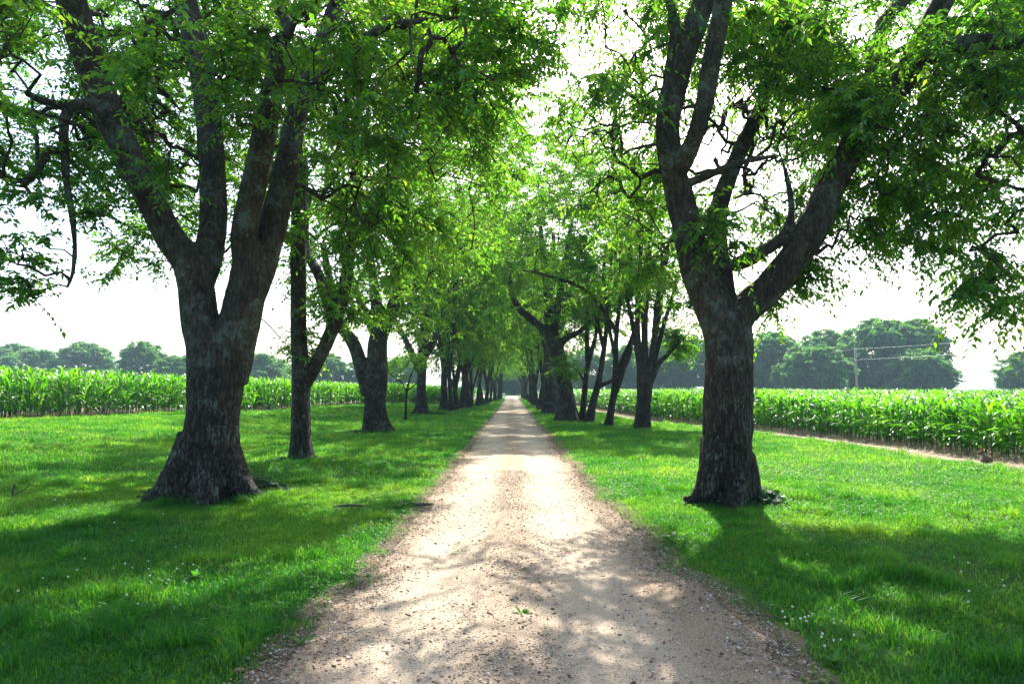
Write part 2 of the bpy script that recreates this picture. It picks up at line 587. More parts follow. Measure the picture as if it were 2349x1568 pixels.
def road_relief(x, y):
    edge = np.minimum(half_r(y) - x, x + half_l(y))
    rut = -0.012 * np.exp(-((np.abs(x) - 0.72) / 0.22) ** 2)
    return rut + 0.012 * (fbm(x * 3, y * 3, 0, 51, 3) - 0.5) * sstep(edge / 0.2) + 0.012 * sstep(edge / 0.3)


strip('road', yr, -half_l(yr), half_r(yr), 60, 0.009, M['road'], road_relief)

# field outlines, from the picture points where corn meets ground
RE = np.array([ground_at(*p)[:2] for p in [(3300, 1190), (2700, 1105), (2349, 1062), (2050, 1022), (1720, 984), (1500, 964), (1317, 927)]])
RE = np.vstack([RE, [7.0, 120], [7.0, 200]])


def redge(y):
    return np.interp(y, RE[:, 1], RE[:, 0])


LE = np.array([ground_at(*p)[:2] for p in [(-700, 990), (0, 962), (413, 952), (560, 940), (783, 930), (1000, 927)]])


def inside_right(x, y, m=0.0):
    return (x > redge(y) + m) & (y > 6) & (y < 210)


def left_front(x):
    """y of the field's near edge for a given x, left of the lane"""
    o_ = np.argsort(LE[:, 0])
    return np.interp(x, LE[o_, 0], LE[o_, 1])


def inside_left(x, y, m=0.0):
    return (x < -5.2) & (y > left_front(x) + m) & (y < 210)


# bare straw-covered soil: band along the right field and under both fields
yv = axis(4, 80, 0.4, 0, 200, 1.1)
e = redge(yv)
strip('field_soil', yv, e - 1.0 - 0.35 * fbm(yv * 0.8, 5.0, 0, 61) - 0.25 * sstep((30 - yv) / 20), e + 60, 50, 0.012, M['soil'])
xv = np.linspace(-90, -5.2, 120)
lf = left_front(xv)
t_ = np.linspace(0, 1, 30) ** 2
Yl = (lf - 0.35 - 0.3 * fbm(xv * 0.8, 7.0, 0, 71))[:, None] + t_ * 110
Xl = np.repeat(xv[:, None], 30, 1)
Vl = np.stack([Xl, Yl, g(Xl, Yl) + 0.012], -1).reshape(-1, 3)
o = obj('field_soil', mesh_from('field_soil_far', Vl, [grid_faces(30, 120)[:, ::-1]], smooth=True, mats=[M['soil']]))
o['kind'] = 'structure'


# ------------------------------------------------------------------ trees
def catmull(P, step):
    """P: (n,4) xyz r -> resampled polyline"""
    P = np.asarray(P, float)
    if len(P) == 2:
        Q = np.vstack([2 * P[0] - P[1], P, 2 * P[1] - P[0]])
    else:
        Q = np.vstack([2 * P[0] - P[1], P, 2 * P[-1] - P[-2]])
    out = []
    for i in range(1, len(Q) - 2):
        p0, p1, p2, p3 = Q[i - 1], Q[i], Q[i + 1], Q[i + 2]
        n = max(1, int(math.ceil(np.linalg.norm(p2[:3] - p1[:3]) / step)))
        for k in range(n):
            t = k / n
            out.append(0.5 * ((2 * p1) + (-p0 + p2) * t + (2 * p0 - 5 * p1 + 4 * p2 - p3) * t * t + (-p0 + 3 * p1 - 3 * p2 + p3) * t ** 3))
    out.append(Q[-2])
    return np.array(out)


def tube(P, R, n, flare=None, cap=True, rng=None):
    """one tapered tube; flare=(amount, height, lobes, phase) widens its foot"""
    m = len(P)
    T = np.gradient(P, axis=0)
    T = unit(T)
    ref = np.array([0.0, 1.0, 0.0]) if abs(T[0][1]) < 0.8 else np.array([1.0, 0, 0])
    U = unit(np.cross(ref, T))
    W = np.cross(T, U)
    a = np.linspace(0, 2 * np.pi, n, endpoint=False)
    rr = np.repeat(np.asarray(R)[:, None], n, 1)
    if flare:
        amt, hh, lob, ph = flare
        z = P[:, 2] - P[0, 2]
        for k, (l, p) in enumerate(zip(lob, ph)):
            rr = rr * (1 + amt * np.exp(-np.maximum(z - 0.1, 0) / hh)[:, None] * (0.55 + 0.45 * np.cos(l * a + p)) / (1 + k))
    if flare:
        rr = rr * (1 + 0.07 * (np.exp(-np.maximum(z, 0) / 1.8))[:, None] * np.cos(5 * a + flare[3][0] + z[:, None] * .5) + 0.05 * np.cos(3 * a + flare[3][1] + z[:, None] * .9))
    Vt = P[:, None, :] + rr[..., None] * (np.cos(a)[None, :, None] * U[:, None, :] + np.sin(a)[None, :, None] * W[:, None, :])
    Vt = Vt.reshape(-1, 3)
    i = np.arange(m * n).reshape(m, n)
    Fq = np.stack([i[:-1], np.roll(i, -1, 1)[:-1], np.roll(i, -1, 1)[1:], i[1:]], -1).reshape(-1, 4)
    Ft = np.zeros((0, 3), int)
    if cap:
        Vt = np.vstack([Vt, P[:1], P[-1:] + T[-1:] * R[-1] * 0.6])
        a0, a1 = m * n, m * n + 1
        Ft = np.vstack([np.stack([np.roll(i[0], -1), i[0], np.full(n, a0)], -1), np.stack([i[-1], np.roll(i[-1], -1), np.full(n, a1)], -1)])
    return Vt, Fq, Ft


class Acc:
    def __init__(s):
        s.V, s.Q, s.T, s.n = [], [], [], 0

    def add(s, V, Q=None, T=None):
        s.V.append(V)
        if Q is not None and len(Q):
            s.Q.append(np.asarray(Q) + s.n)
        if T is not None and len(T):
            s.T.append(np.asarray(T) + s.n)
        s.n += len(V)

    def get(s):
        return (np.vstack(s.V), np.vstack(s.Q) if s.Q else np.zeros((0, 4), int), np.vstack(s.T) if s.T else np.zeros((0, 3), int))


def fuse(V, Q, T, voxel, iters=3):
    """merge overlapping closed tubes into one skin"""
    me = mesh_from('tmp', V, [Q, T])
    o_ = bpy.data.objects.new('tmp', me)
    C.objects.link(o_)
    md = o_.modifiers.new('r', 'REMESH')
    md.mode = 'VOXEL'
    md.voxel_size = voxel
    sm = o_.modifiers.new('s', 'SMOOTH')
    sm.factor = 0.5
    sm.iterations = iters
    dg = bpy.context.evaluated_depsgraph_get()
    ev = o_.evaluated_get(dg).to_mesh()
    n = len(ev.vertices)
    co = np.empty(n * 3, np.float32)
    no = np.empty(n * 3, np.float32)
    ev.vertices.foreach_get('co', co)
    ev.vertices.foreach_get('normal', no)
    lt = np.empty(len(ev.polygons), np.int32)
    ev.polygons.foreach_get('loop_total', lt)
    li = np.empty(len(ev.loops), np.int32)
    ev.loops.foreach_get('vertex_index', li)
    co, no = co.reshape(-1, 3).astype(float), no.reshape(-1, 3).astype(float)
    q = li.reshape(-1, 4) if (lt == 4).all() else None
    o_.evaluated_get(dg).to_mesh_clear()
    bpy.data.objects.remove(o_)
    bpy.data.meshes.remove(me)
    return co, no, q


def leaves_on(T0, D0, rng, twigs, per, L, wid, droop, tlen, acc=None, pinnate=False, trad=0.004):
    """twigs with leaves at points T0 heading D0 -> leaf verts, faces, rnd"""
    n = len(T0)
    B = np.repeat(T0, twigs, 0)
    D = np.repeat(D0, twigs, 0)
    m = len(B)
    R = rng.normal(size=(m, 3))
    D = unit(D * np.array([.7, .7, .4]) + R * np.array([.6, .6, .3]) + np.array([0, 0, -droop]))
    B = B - np.repeat(D0, twigs, 0) * (rng.random((m, 1)) * 0.35)
    ln = tlen * (0.55 + 0.9 * rng.random((m, 1)))
    sag = (0.10 + 0.6 * droop) * ln
    k = per
    t = (np.arange(k)[None, :] + 0.6 + 0.5 * rng.random((m, k))) / (k + 0.3)
    P = B[:, None, :] + D[:, None, :] * (ln * t)[..., None] - np.array([0, 0, 1.0]) * ((sag * t * t))[..., None]
    TD = unit(D[:, None, :] - np.array([0, 0, 2.0]) * (sag / ln * t)[..., None])
    side = unit(np.cross(TD, np.array([0.05, 0.02, 1.0])))
    sg = np.where((np.arange(k) % 2) == 0, 1.0, -1.0)[None, :, None]
    r2 = rng.normal(size=(m, k, 3))
    LD = unit(TD * (0.25 if pinnate else 0.5) + side * sg * 0.85 + np.array([0, 0, -0.15 - 0.6 * droop]) + r2 * (0.15 if pinnate else 0.28))
    Nn = unit(np.array([0, 0, 1.0]) + rng.normal(size=(m, k, 3)) * (0.25 if pinnate else 0.45))
    W = unit(np.cross(LD, Nn))
    Nn = np.cross(W, LD)
    s = (L * (0.6 + 0.7 * rng.random((m, k, 1))))
    hw = s * wid * 0.5
    b = P + W * 0.0
    l = P + LD * s * 0.40 + W * hw + Nn * hw * 0.35
    r = P + LD * s * 0.40 - W * hw + Nn * hw * 0.35
    tip = P + LD * s - np.array([0, 0, 0.18]) * s
    Vv = np.stack([b, l, tip, r], 2).reshape(-1, 3)
    q = np.arange(m * k)[:, None] * 4
    Tt = np.concatenate([q + np.array([0, 1, 2]), q + np.array([0, 2, 3])], 1).reshape(-1, 3)
    rn = np.repeat(np.clip(rng.random(m * k) * 0.7 + np.repeat(rng.random(m), k) * 0.3, 0, 1), 2)
    if acc is not None:
        pts = [B, B + D * ln * 0.5 - np.array([0, 0, 1.0]) * sag * 0.25, B + D * ln - np.array([0, 0, 1.0]) * sag]
        u = unit(np.cross(D, np.array([0.3, 0.2, 1.0])))
        v = np.cross(D, u)
        rad = [trad, trad * 0.75, trad * 0.35]
        ring = []
        for p_, rr in zip(pts, rad):
            for a in (0, 2.094, 4.189):
                ring.append(p_ + (u * math.cos(a) + v * math.sin(a)) * rr)
        Vt = np.stack(ring, 1).reshape(-1, 3)
        base = np.arange(m)[:, None, None] * 9
        f = []
        for j in range(2):
            for c in range(3):
                f.append([j * 3 + c, j * 3 + (c + 1) % 3, j * 3 + 3 + (c + 1) % 3, j * 3 + 3 + c])
        acc.add(Vt, (np.array(f)[None] + base).reshape(-1, 4))
    return Vv, Tt, rn


def grow(limbs, attract, rng, min_z=2.2, tip=0.006, p=2.2, seg=0.4, wob=0.12):
    """limbs: list of (n,4) arrays (first is the trunk). Returns limbs, chains [(pts, radii)], terminals, dirs"""
    pos, par, rad = [], [], []
    for L in limbs:
        for i, q in enumerate(L):
            pos.append(q[:3])
            rad.append(q[3])
    base_n = len(pos)
    Lp = np.array(pos)
    ok = Lp[:, 2] > min_z
    cap = base_n + len(attract) * 40
    A = np.full((cap, 3), 1e6)
    A[:base_n][ok] = Lp[ok]
    n = base_n
    par = [-1] * base_n
    d0 = np.array([np.min(np.linalg.norm(Lp[ok] - a, axis=1)) for a in attract])
    chains = []
    term, tdir = [], []
    children = {}
    for ai in np.argsort(d0):
        a = attract[ai]
        dv = A[:n] - a
        dist = np.sqrt((dv * dv).sum(1)) + np.maximum(dv[:, 2], 0) * 0.25
        j = int(np.argmin(dist))
        s = A[j].copy()
        v = a - s
        dl = np.linalg.norm(v)
        if dl < 0.12:
            continue
        k = max(2, int(math.ceil(dl / seg)))
        t = np.linspace(0, 1, k + 1)[1:]
        bend = rng.normal(size=3) * dl * wob
        bend[2] = abs(bend[2]) + 0.06 * dl
        pts = s + v * t[:, None] + bend * (np.sin(np.pi * t))[:, None] + rng.normal(size=(k, 3)) * 0.025
        pts[-1] = a
        ids = list(range(n, n + k))
        A[n:n + k] = pts
        par += [j] + ids[:-1]
        n += k
        chains.append((j, ids))
        term.append(ids[-1])
        tdir.append(pts[-1] - (pts[-2] if k > 1 else s))
    par = np.array(par)
    load = np.zeros(n)
    load[np.array(term)] = tip ** p
    for i in range(n - 1, base_n - 1, -1):
        if load[i] == 0:
            load[i] = tip ** p
        if par[i] >= base_n:
            load[par[i]] += load[i]
    R = load ** (1 / p)
    out = []
    rad = np.array(rad)
    for j, ids in chains:
        idx = [j] + ids
        P = A[idx].copy()
        if j < base_n:
            P[0] = Lp[j]
        r = R[idx].copy()
        r[0] = r[1] * 1.25 if j < base_n else max(r[1], 1e-3)
        out.append((P, r))
    # foliage points: ends, plus every thin node
    thin = np.array([i for i in range(base_n, n) if R[i] < tip * 2.0])
    dirs = unit(A[thin] - np.where(par[thin] >= base_n, 1, 1)[:, None] * A[par[thin]])
    bad = ~np.isfinite(dirs).all(1) | (np.abs(A[par[thin]]).max(1) > 1e5)
    return out, A[thin][~bad], dirs[~bad]


def ell(n, c, r, rng, shell=0.55, zmin=None, gap=0.38, gs=0.45, seed=0):
    """points through an ellipsoid, thinned into clumps, denser outwards"""
    out = []
    got = 0
    while got < n:
        v = unit(rng.normal(size=(n * 2, 3)))
        rr = (shell ** 3 + (1 - shell ** 3) * rng.random((n * 2, 1))) ** (1 / 3)
        P = np.array(c) + v * rr * np.array(r)
        keep = noise(P[:, 0] * gs, P[:, 1] * gs, P[:, 2] * gs, seed) > gap
        if zmin is not None:
            keep &= P[:, 2] > zmin + (noise(P[:, 0] * 0.5, P[:, 1] * 0.5, 0, seed + 9) - 0.5) * 2.2
        P = P[keep]
        out.append(P)
        got += len(P)
    return np.vstack(out)[:n]


def tree_meshes(name, limbs, attract, seed, leaf_mat, bark, L=0.13, wid=0.5, twigs=4, per=14, droop=0.35, tlen=0.6,
                voxel=0.035, flare=(0.9, 0.28), rough=0.02, min_z=2.2, tip=0.006, twig_geo=True, pinnate=False, wob=0.12, seg=0.4, keep=None):
    rng = np.random.default_rng(seed)
    limbs = [catmull(l, 0.22) for l in limbs]
    chains, term, tdir = grow(limbs, attract, rng, min_z=min_z, tip=tip, wob=wob, seg=seg)
    if keep is not None:
        k_ = keep(term)
        term, tdir = term[k_], tdir[k_]
    big = Acc()
    for i, l in enumerate(limbs):
        fl = None
        if i == 0 or l[0, 2] < 0.3:
            lob = (3 + seed % 3, 5 + seed % 2)
            fl = (flare[0], flare[1], lob, (seed * 1.3 % 6.28, seed * 2.1 % 6.28))
        P, R = l[:, :3], l[:, 3]
        big.add(*tube(P, R, 20 if R.max() > 0.12 else 12, fl))
    thin = Acc()
    for P, r in chains:
        (big if (voxel and r[0] > 0.05) else thin).add(*tube(P, r, 10 if r[0] > 0.05 else 6 if r[0] > 0.02 else 4, cap=True))
    V_, Q_, T_ = big.get()
    if voxel:
        co, no, q = fuse(V_, Q_, T_, voxel)
        z = np.clip(co[:, 2], 0, 20)
        amp = rough * (0.35 + 1.0 * np.exp(-z / 1.6))
        ridg = np.abs(fbm(co[:, 0] * 9, co[:, 1] * 9, co[:, 2] * 2.0, seed + 3, 2) - 0.5) * 2
        lump = fbm(co[:, 0] * 3, co[:, 1] * 3, co[:, 2] * 2.2, seed + 4, 2) - 0.5
        co = co + no * ((0.35 - ridg) * amp * 1.6 + lump * amp * 2.2)[:, None]
        V_, Q_, T_ = co, q, np.zeros((0, 3), int)
    print(name, 'foliage points', len(term), 'leaves', len(term) * twigs * per)
    lv, lt, rn = leaves_on(term, tdir, rng, twigs, per, L, wid, droop, tlen, thin if twig_geo else None, pinnate)
    acc = Acc()
    acc.add(V_, Q_, T_)
    if thin.n:
        acc.add(*thin.get())
    V_, Q_, T_ = acc.get()
    tm = mesh_from(name + '_trunk', V_, [Q_, T_], smooth=True, mats=[bark])
    cm = mesh_from(name + '_crown', lv, [lt], rnd=rn, mats=[leaf_mat])
    return tm, cm


def place_tree(name, tm, cm, loc, label, rz=0.0, sc=1.0, group=None, cat='tree'):
    t = thing(name, label, cat, loc, rz, group)
    t.scale = (sc, sc, sc)
    obj('trunk', tm, t)
    obj('crown', cm, t)
    return t


def px_limb(pts, base):
    """[(px, py, depth, radius in px)] -> local xyz r"""
    o_ = []
    for px, py, d, r in pts:
        p = at(px, py, d) - base
        o_.append([*p, r * d / F])
    return np.array(o_)


def px_blob(n, px, py, d, rpx, rng, rd=None, ry=None):
    """points in a lump of foliage: centre in the picture, radius in picture units, at distance d"""
    c = at(px, py, d)
    r = rpx * d / F
    v = unit(rng.normal(size=(n, 3))) * rng.random((n, 1)) ** (1 / 2.5)
    return c + v * np.array([r, rd or r, (ry * d / F) if ry else r])


def clear_limbs(P, limbs, rg, m=1.25, prob=.9, upto=6):
    """main limbs stay bare: drop foliage hanging right in front of them"""
    k = np.ones(len(P), bool)
    x, y, d = project(P)
    for l in limbs[:upto]:
        q = catmull(l, .2)
        lx, ly, ld = project(q[:, :3])
        lr = q[:, 3] / ld * F * m + 180 / ld
        dd = np.hypot(x[:, None] - lx[None], y[:, None] - ly[None])
        hit = ((dd < lr[None]) & (d[:, None] < ld[None])).any(1)
        k &= ~(hit & (rg.random(len(P)) < prob))
    return k


# openings in the crowns that let the sun down to the lane and lawn: lit ground spots (px, py, rx, ry)
LIT = []
for x_, y_, rx_, ry_ in [(1230, 1258, 130, 26), (1035, 1332, 60, 16), (1030, 1372, 95, 26), (900, 1442, 60, 30), (1360, 1350, 60, 18), (1450, 1490, 120, 60), (1100, 1530, 90, 36),
                         (1100, 1090, 60, 12), (1330, 1200, 60, 14), (1180, 1420, 60, 18), (1550, 1400, 50, 20), (780, 1540, 60, 24), 
                         (1780, 1282, 95, 48), (2005, 1315, 48, 32), (1900, 1196, 110, 24), (2200, 1212, 100, 22), (2250, 1390, 70, 50), (1660, 1235, 40, 14), (2100, 1480, 60, 40),
                         (360, 1345, 75, 26), (190, 1106, 200, 18), (250, 1178, 100, 10), (690, 1305, 40, 14), (120, 1420, 60, 30), (1500, 1090, 90, 14), (560, 1010, 120, 10)]:
    c_, e1, e2 = ground_at(x_, y_), ground_at(x_ + rx_, y_), ground_at(x_, y_ - ry_)
    LIT.append((c_[0], c_[1], abs(e1[0] - c_[0]) + .42, abs(e2[1] - c_[1]) + .5))


def sun_open(P, rg, thr=.655, prob=.93):
    t = P[:, 2] / S.z
    sx, sy = P[:, 0] - S.x * t, P[:, 1] - S.y * t
    k = fbm(sx * .75, sy * .55, 0, 123, 2) > thr
    for cx_, cy_, rx_, ry_ in LIT:
        k |= ((sx - cx_) / rx_) ** 2 + ((sy - cy_) / ry_) ** 2 < 1
    return ~(k & (rg.random(len(P)) < prob))


GROUP_L = 'old trees lining the left side of the lane'
GROUP_R = 'old trees lining the right side of the lane'

# sky windows the two nearest crowns leave open: (px, py, rx, ry)
GAPS_L = [(330, 640, 120, 150), (130, 690, 60, 60), (1335, 120, 45, 90), (700, 420, 25, 130), (320, 760, 260, 90), (1174, 900, 260, 240), (120, 140, 45, 110)]
GAPS_R = [(1990, 670, 150, 110), (1960, 35, 55, 60), (2085, 225, 35, 40), (2290, 800, 120, 50), (1335, 120, 40, 80), (1174, 900, 330, 330)]


def open_gaps(P, gaps):
    x, y, _ = project(P)
    k = np.ones(len(P), bool)
    for gx, gy, rx, ry in gaps:
        k &= ((x - gx) / rx) ** 2 + ((y - gy) / ry) ** 2 > 1
    return k


# ---- nearest tree on the left: four stems
b = ground_at(468, 1143)
b[2] -= 0.08
D = b[1]
l1 = [
    px_limb([(472, 1150, D, 76), (476, 1060, D, 66), (489, 960, D, 56), (497, 870, D, 60), (488, 800, D, 56), (462, 740, D, 42), (452, 660, D, 40), (438, 600, D, 40), (400, 560, D, 33), (330, 430, D - .1, 31), (252, 270, D - .3, 33), (200, 130, D - .6, 34), (165, 0, D - 1.0, 33), (125, -170, D - 1.6, 24), (90, -330, D - 2.2, 14)], b),
    px_limb([(452, 660, D, 36), (478, 590, D + .1, 32), (490, 470, D + .3, 30), (476, 250, D + .6, 28), (450, 100, D + .7, 28), (425, 0, D + .8, 26), (405, -160, D + .9, 20), (420, -350, D + 1, 12)], b),
    px_limb([(512, 870, D, 54), (536, 790, D, 48), (560, 690, D, 44), (572, 600, D, 36), (560, 540, D - .15, 30), (592, 380, D - .4, 28), (622, 220, D - .7, 24), (640, 130, D - .9, 17)], b),
    px_limb([(565, 690, D, 38), (605, 590, D + .2, 34), (652, 410, D + .5, 29), (682, 260, D + .9, 24), (735, 110, D + 1.2, 20), (790, -40, D + 1.5, 17), (850, -220, D + 1.9, 11)], b),
    px_limb([(238, 250, D - .3, 18), (200, 240, D - .5, 14), (150, 240, D - .8, 11), (95, 232, D - 1.1, 9), (60, 215, D - 1.3, 5)], b),
    px_limb([(160, 240, D - .7, 10), (147, 280, D - .9, 11), (148, 345, D - 1., 9), (153, 420, D - 1.05, 7), (165, 490, D - 1.1, 6), (172, 560, D - 1.1, 5), (168, 620, D - 1.1, 4.5), (155, 658, D - 1.1, 3)], b),
    px_limb([(147, 340, D - 1., 8), (112, 350, D - 1.1, 8), (75, 405, D - 1.3, 8), (35, 415, D - 1.5, 7), (-60, 380, D - 1.8, 5)], b),
    px_limb([(630, 150, D - .9, 15), (632, 95, D - 1, 13), (664, 78, D - 1.1, 13), (655, 45, D - 1.1, 12), (636, 18, D - 1.2, 10)], b),
    px_limb([(640, 120, D - .9, 11), (700, 20, D - 1.6, 9), (820, -60, D - 2.4, 8), (960, -80, D - 3.2, 6)], b),
    px_limb([(450, 1000, D - .1, 40), (415, 1085, D - .25, 38), (375, 1130, D - .35, 25), (330, 1158, D - .4, 13), (300, 1170, D - .45, 5)], b),
    px_limb([(515, 1040, D - .1, 36), (545, 1100, D - .2, 30), (575, 1132, D - .25, 19), (612, 1150, D - .3, 8)], b),
    px_limb([(480, 1060, D - .3, 36), (478, 1130, D - .5, 30), (470, 1165, D - .75, 16)], b),
    px_limb([(690, 250, D + .9, 14), (790, 120, D - .2, 11), (900, 60, D - 1.4, 8), (1060, 40, D - 2.6, 5)], b),
]
rng = np.random.default_rng(101)
att = np.vstack([
    ell(1300, (-5.0, D + .2, 9.8), (6.9, 6.0, 5.6), rng, 0.40, 4.5, 0.46, 0.55, 11),
    px_blob(36, 60, 450, D - 1.2, 170, rng, 1.3), px_blob(14, 60, 620, D - 1.2, 80, rng, .7, 70), px_blob(10, 110, 730, D - 1.1, 35, rng, .3, 45),
    px_blob(60, 90, 150, D - 2.5, 170, rng, 1.5), px_blob(130, 980, 230, D - .5, 270, rng, 2.6), px_blob(80, 860, 480, D + 1.5, 170, rng, 1.5),
    px_blob(80, 1090, 110, D - 1, 190, rng, 1.8), px_blob(50, 700, 60, D - 2, 160, rng, 1.2), px_blob(50, 320, 250, D + 2, 220, rng, 1.5),
    px_blob(26, 560, 210, D - 1.6, 110, rng, .6), px_blob(90, 200, 150, D + 2.5, 280, rng, 2), px_blob(80, 340, 320, D + 3, 220, rng, 1.5), px_blob(90, 520, 130, D + 3, 230, rng, 1.5)])
above = project(att)[1] < -60
att = att[open_gaps(att, GAPS_L) & (~above | (rng.random(len(att)) < .22))] - b
tm, cm = tree_meshes('l1', l1, att, 3, M['leaf'], M['bark'], L=0.098, wid=0.52, twigs=5, per=17, droop=0.12, tlen=0.6, voxel=0.024, flare=(0.16, 0.30), rough=0.028, min_z=3.0,
                     keep=lambda P: open_gaps(P + b, GAPS_L) & clear_limbs(P + b, [l + np.array([*b, 0]) for l in l1], np.random.default_rng(1), upto=9) & sun_open(P + b, np.random.default_rng(21)))
place_tree('shade_tree', tm, cm, b, 'thick old tree with four grey stems and lichen, nearest on the left', group=GROUP_L)

# ---- nearest tree on the right
b2 = ground_at(1668, 1152)
b2[2] -= 0.08
D = b2[1]
r1 = [
    px_limb([(1664, 1160, D, 60), (1667, 1060, D, 54), (1670, 950, D, 53), (1670, 850, D, 52), (1668, 770, D, 54), (1640, 715, D, 44), (1610, 645, D, 42), (1585, 560, D, 36), (1553, 430, D - .1, 31), (1536, 350, D - .2, 28), (1535, 270, D - .2, 28), (1562, 150, D - .2, 29), (1600, 40, D - .2, 28), (1640, -70, D - .2, 25), (1690, -260, D - .3, 15)], b2),
    px_limb([(1545, 400, D - .1, 26), (1580, 345, D - .5, 21), (1612, 250, D - .7, 21), (1638, 110, D - .9, 22), (1662, -10, D - 1.1, 21), (1690, -140, D - 1.4, 17), (1700, -300, D - 1.8, 10)], b2),
    px_limb([(1532, 250, D - .2, 18), (1540, 150, D - .3, 15), (1549, 70, D - .4, 12), (1534, 0, D - .5, 10), (1500, -120, D - .6, 7)], b2),
    px_limb([(1665, 760, D, 34), (1655, 650, D + .2, 27), (1645, 560, D + .5, 24), (1650, 470, D + .8, 21), (1700, 340, D + 1.2, 17), (1760, 200, D + 1.5, 14), (1800, 20, D + 1.8, 11), (1830, -150, D + 2, 8)], b2),
    px_limb([(1672, 760, D, 40), (1705, 712, D, 36), (1760, 665, D, 34), (1815, 600, D - .1, 34), (1862, 525, D - .2, 35), (1925, 390, D - .3, 30), (2000, 270, D - .5, 30), (2067, 187, D - .6, 30), (2110, 105, D - .7, 27), (2165, 0, D - .9, 25), (2240, -150, D - 1.2, 17), (2300, -320, D - 1.5, 10)], b2),
    px_limb([(2050, 205, D - .6, 24), (2100, 150, D - .8, 22), (2160, 115, D - 1.1, 21), (2235, 97, D - 1.4, 19), (2349, 95, D - 1.8, 15), (2500, 60, D - 2.3, 10)], b2),
    px_limb([(1680, 610, D + .3, 14), (1725, 590, D + .2, 17), (1772, 562, D + .1, 15), (1803, 535, D, 12), (1815, 490, D - .1, 8), (1808, 420, D - .1, 5), (1795, 370, D, 2.5)], b2),
    px_limb([(2020, 60, D + .9, 16), (2045, 30, D + .9, 15), (2100, -30, D + 1, 14), (2200, -160, D + 1.2, 9)], b2),
    px_limb([(2000, 270, D - .5, 18), (2000, 150, D + .5, 16), (2030, 45, D + .9, 15)], b2),
    px_limb([(1650, 1010, D - .1, 36), (1632, 1090, D - .25, 29), (1606, 1130, D - .3, 19), (1572, 1150, D - .35, 9)], b2),
    px_limb([(1690, 1000, D - .15, 34), (1690, 1090, D - .25, 28), (1680, 1150, D - .4, 24), (1672, 1172, D - .6, 14)], b2),
    px_limb([(1700, 1040, D - .1, 30), (1716, 1110, D - .15, 22), (1738, 1155, D - .2, 12)], b2),
    px_limb([(2228, 100, D - 1.4, 8), (2236, 165, D - 1.5, 7), (2270, 235, D - 1.6, 6), (2340, 290, D - 1.7, 5)], b2),
    px_limb([(1580, 420, D - .2, 10), (1630, 400, D - .4, 9), (1690, 375, D - .6, 7), (1790, 355, D - .9, 4)], b2),
]
rng = np.random.default_rng(202)
att = np.vstack([
    ell(1500, (4.9, D + .3, 9.6), (6.7, 5.6, 5.4), rng, 0.38, 4.6, 0.44, 0.55, 12),
    px_blob(46, 2230, 500, D - .8, 200, rng, 1.6), px_blob(18, 2230, 660, D - 1.0, 120, rng, 1.0, 90), px_blob(50, 2080, 440, D, 150, rng, 1.2),
    px_blob(44, 1800, 640, D + .6, 80, rng, .8, 110), px_blob(44, 1780, 430, D + 1.0, 160, rng, .9), px_blob(50, 1660, 530, D - .5, 60, rng, .5, 70),
    px_blob(70, 1430, 380, D + .6, 200, rng, 1.8), px_blob(22, 1525, 590, D - .3, 70, rng, .6), px_blob(45, 1380, 250, D - .6, 130, rng, 1.1), px_blob(75, 2240, 230, D - 1.2, 220, rng, 1.6),
    px_blob(60, 1850, 200, D + .5, 190, rng, 1.6), px_blob(60, 1780, 330, D + 1.4, 170, rng, 1.2), px_blob(24, 1880, 560, D - .4, 90, rng, .7), px_blob(220, 1770, 160, D + 1.8, 220, rng, 1.5), px_blob(70, 1700, 420, D + 1.5, 130, rng, 1.2), px_blob(22, 1990, 250, D - .9, 110, rng, .5), px_blob(80, 1420, 330, D + 2, 170, rng, 1.2), px_blob(90, 1500, 120, D + 2.5, 170, rng, 1.5), px_blob(60, 1980, 330, D + 1.5, 190, rng, 1.5), px_blob(60, 2250, 60, D + 1, 180, rng, 1.5)])
above = project(att)[1] < -60
att = att[open_gaps(att, GAPS_R) & (~above | (rng.random(len(att)) < .22))] - b2
tm, cm = tree_meshes('r1', r1, att, 5, M['leaf'], M['bark'], L=0.098, wid=0.48, twigs=5, per=17, droop=0.30, tlen=0.6, voxel=0.024, flare=(0.16, 0.26), rough=0.036, min_z=2.6,
                     keep=lambda P: open_gaps(P + b2, GAPS_R) & clear_limbs(P + b2, [l + np.array([*b2, 0]) for l in r1[:3] + [r1[4][:6]]], np.random.default_rng(2), upto=5, prob=.85) & sun_open(P + b2, np.random.default_rng(22)))
place_tree('shade_tree', tm, cm, b2, 'dark furrowed tree forking low, nearest on the right of the lane', group=GROUP_R)


def mk(basepx, limbs, label, seed, crown, n, leaf='leaf', bark='bark', group=GROUP_L, extra=None, gaps=(), name='shade_tree', **kw):
    bb = ground_at(*basepx)
    bb[2] -= 0.06
    Dd = bb[1]
    ll = [px_limb([(x, y, Dd + dd, r) for x, y, dd, r in l], bb) for l in limbs]
    rg = np.random.default_rng(seed * 7 + 1)
    c, r, zmin = crown
    P = ell(n, np.array(c) + np.array([bb[0], bb[1], 0]), r, rg, 0.45, zmin, 0.40, 0.45, seed)
    if extra:
        P = np.vstack([P] + [px_blob(nn, x, y, Dd + dd, rp, rg, 1.2) for nn, x, y, dd, rp in extra])
    P = P[open_gaps(P, gaps)] if gaps else P
    wl = [l + np.array([*bb, 0]) for l in ll]
    kp = lambda q: (open_gaps(q + bb, gaps) if gaps else True) & clear_limbs(q + bb, wl, np.random.default_rng(seed), 1.1, .75, 8 if name == 'locust_tree' else 3) & sun_open(q + bb, np.random.default_rng(seed + 50), .67)
    tm, cm = tree_meshes('t%d' % seed, ll, P - bb, seed, M[leaf], M[bark], keep=kp, **kw)
    return place_tree(name, tm, cm, bb, label, group=group)


MID = [(1174, 930, 150, 150), (330, 690, 110, 70)]
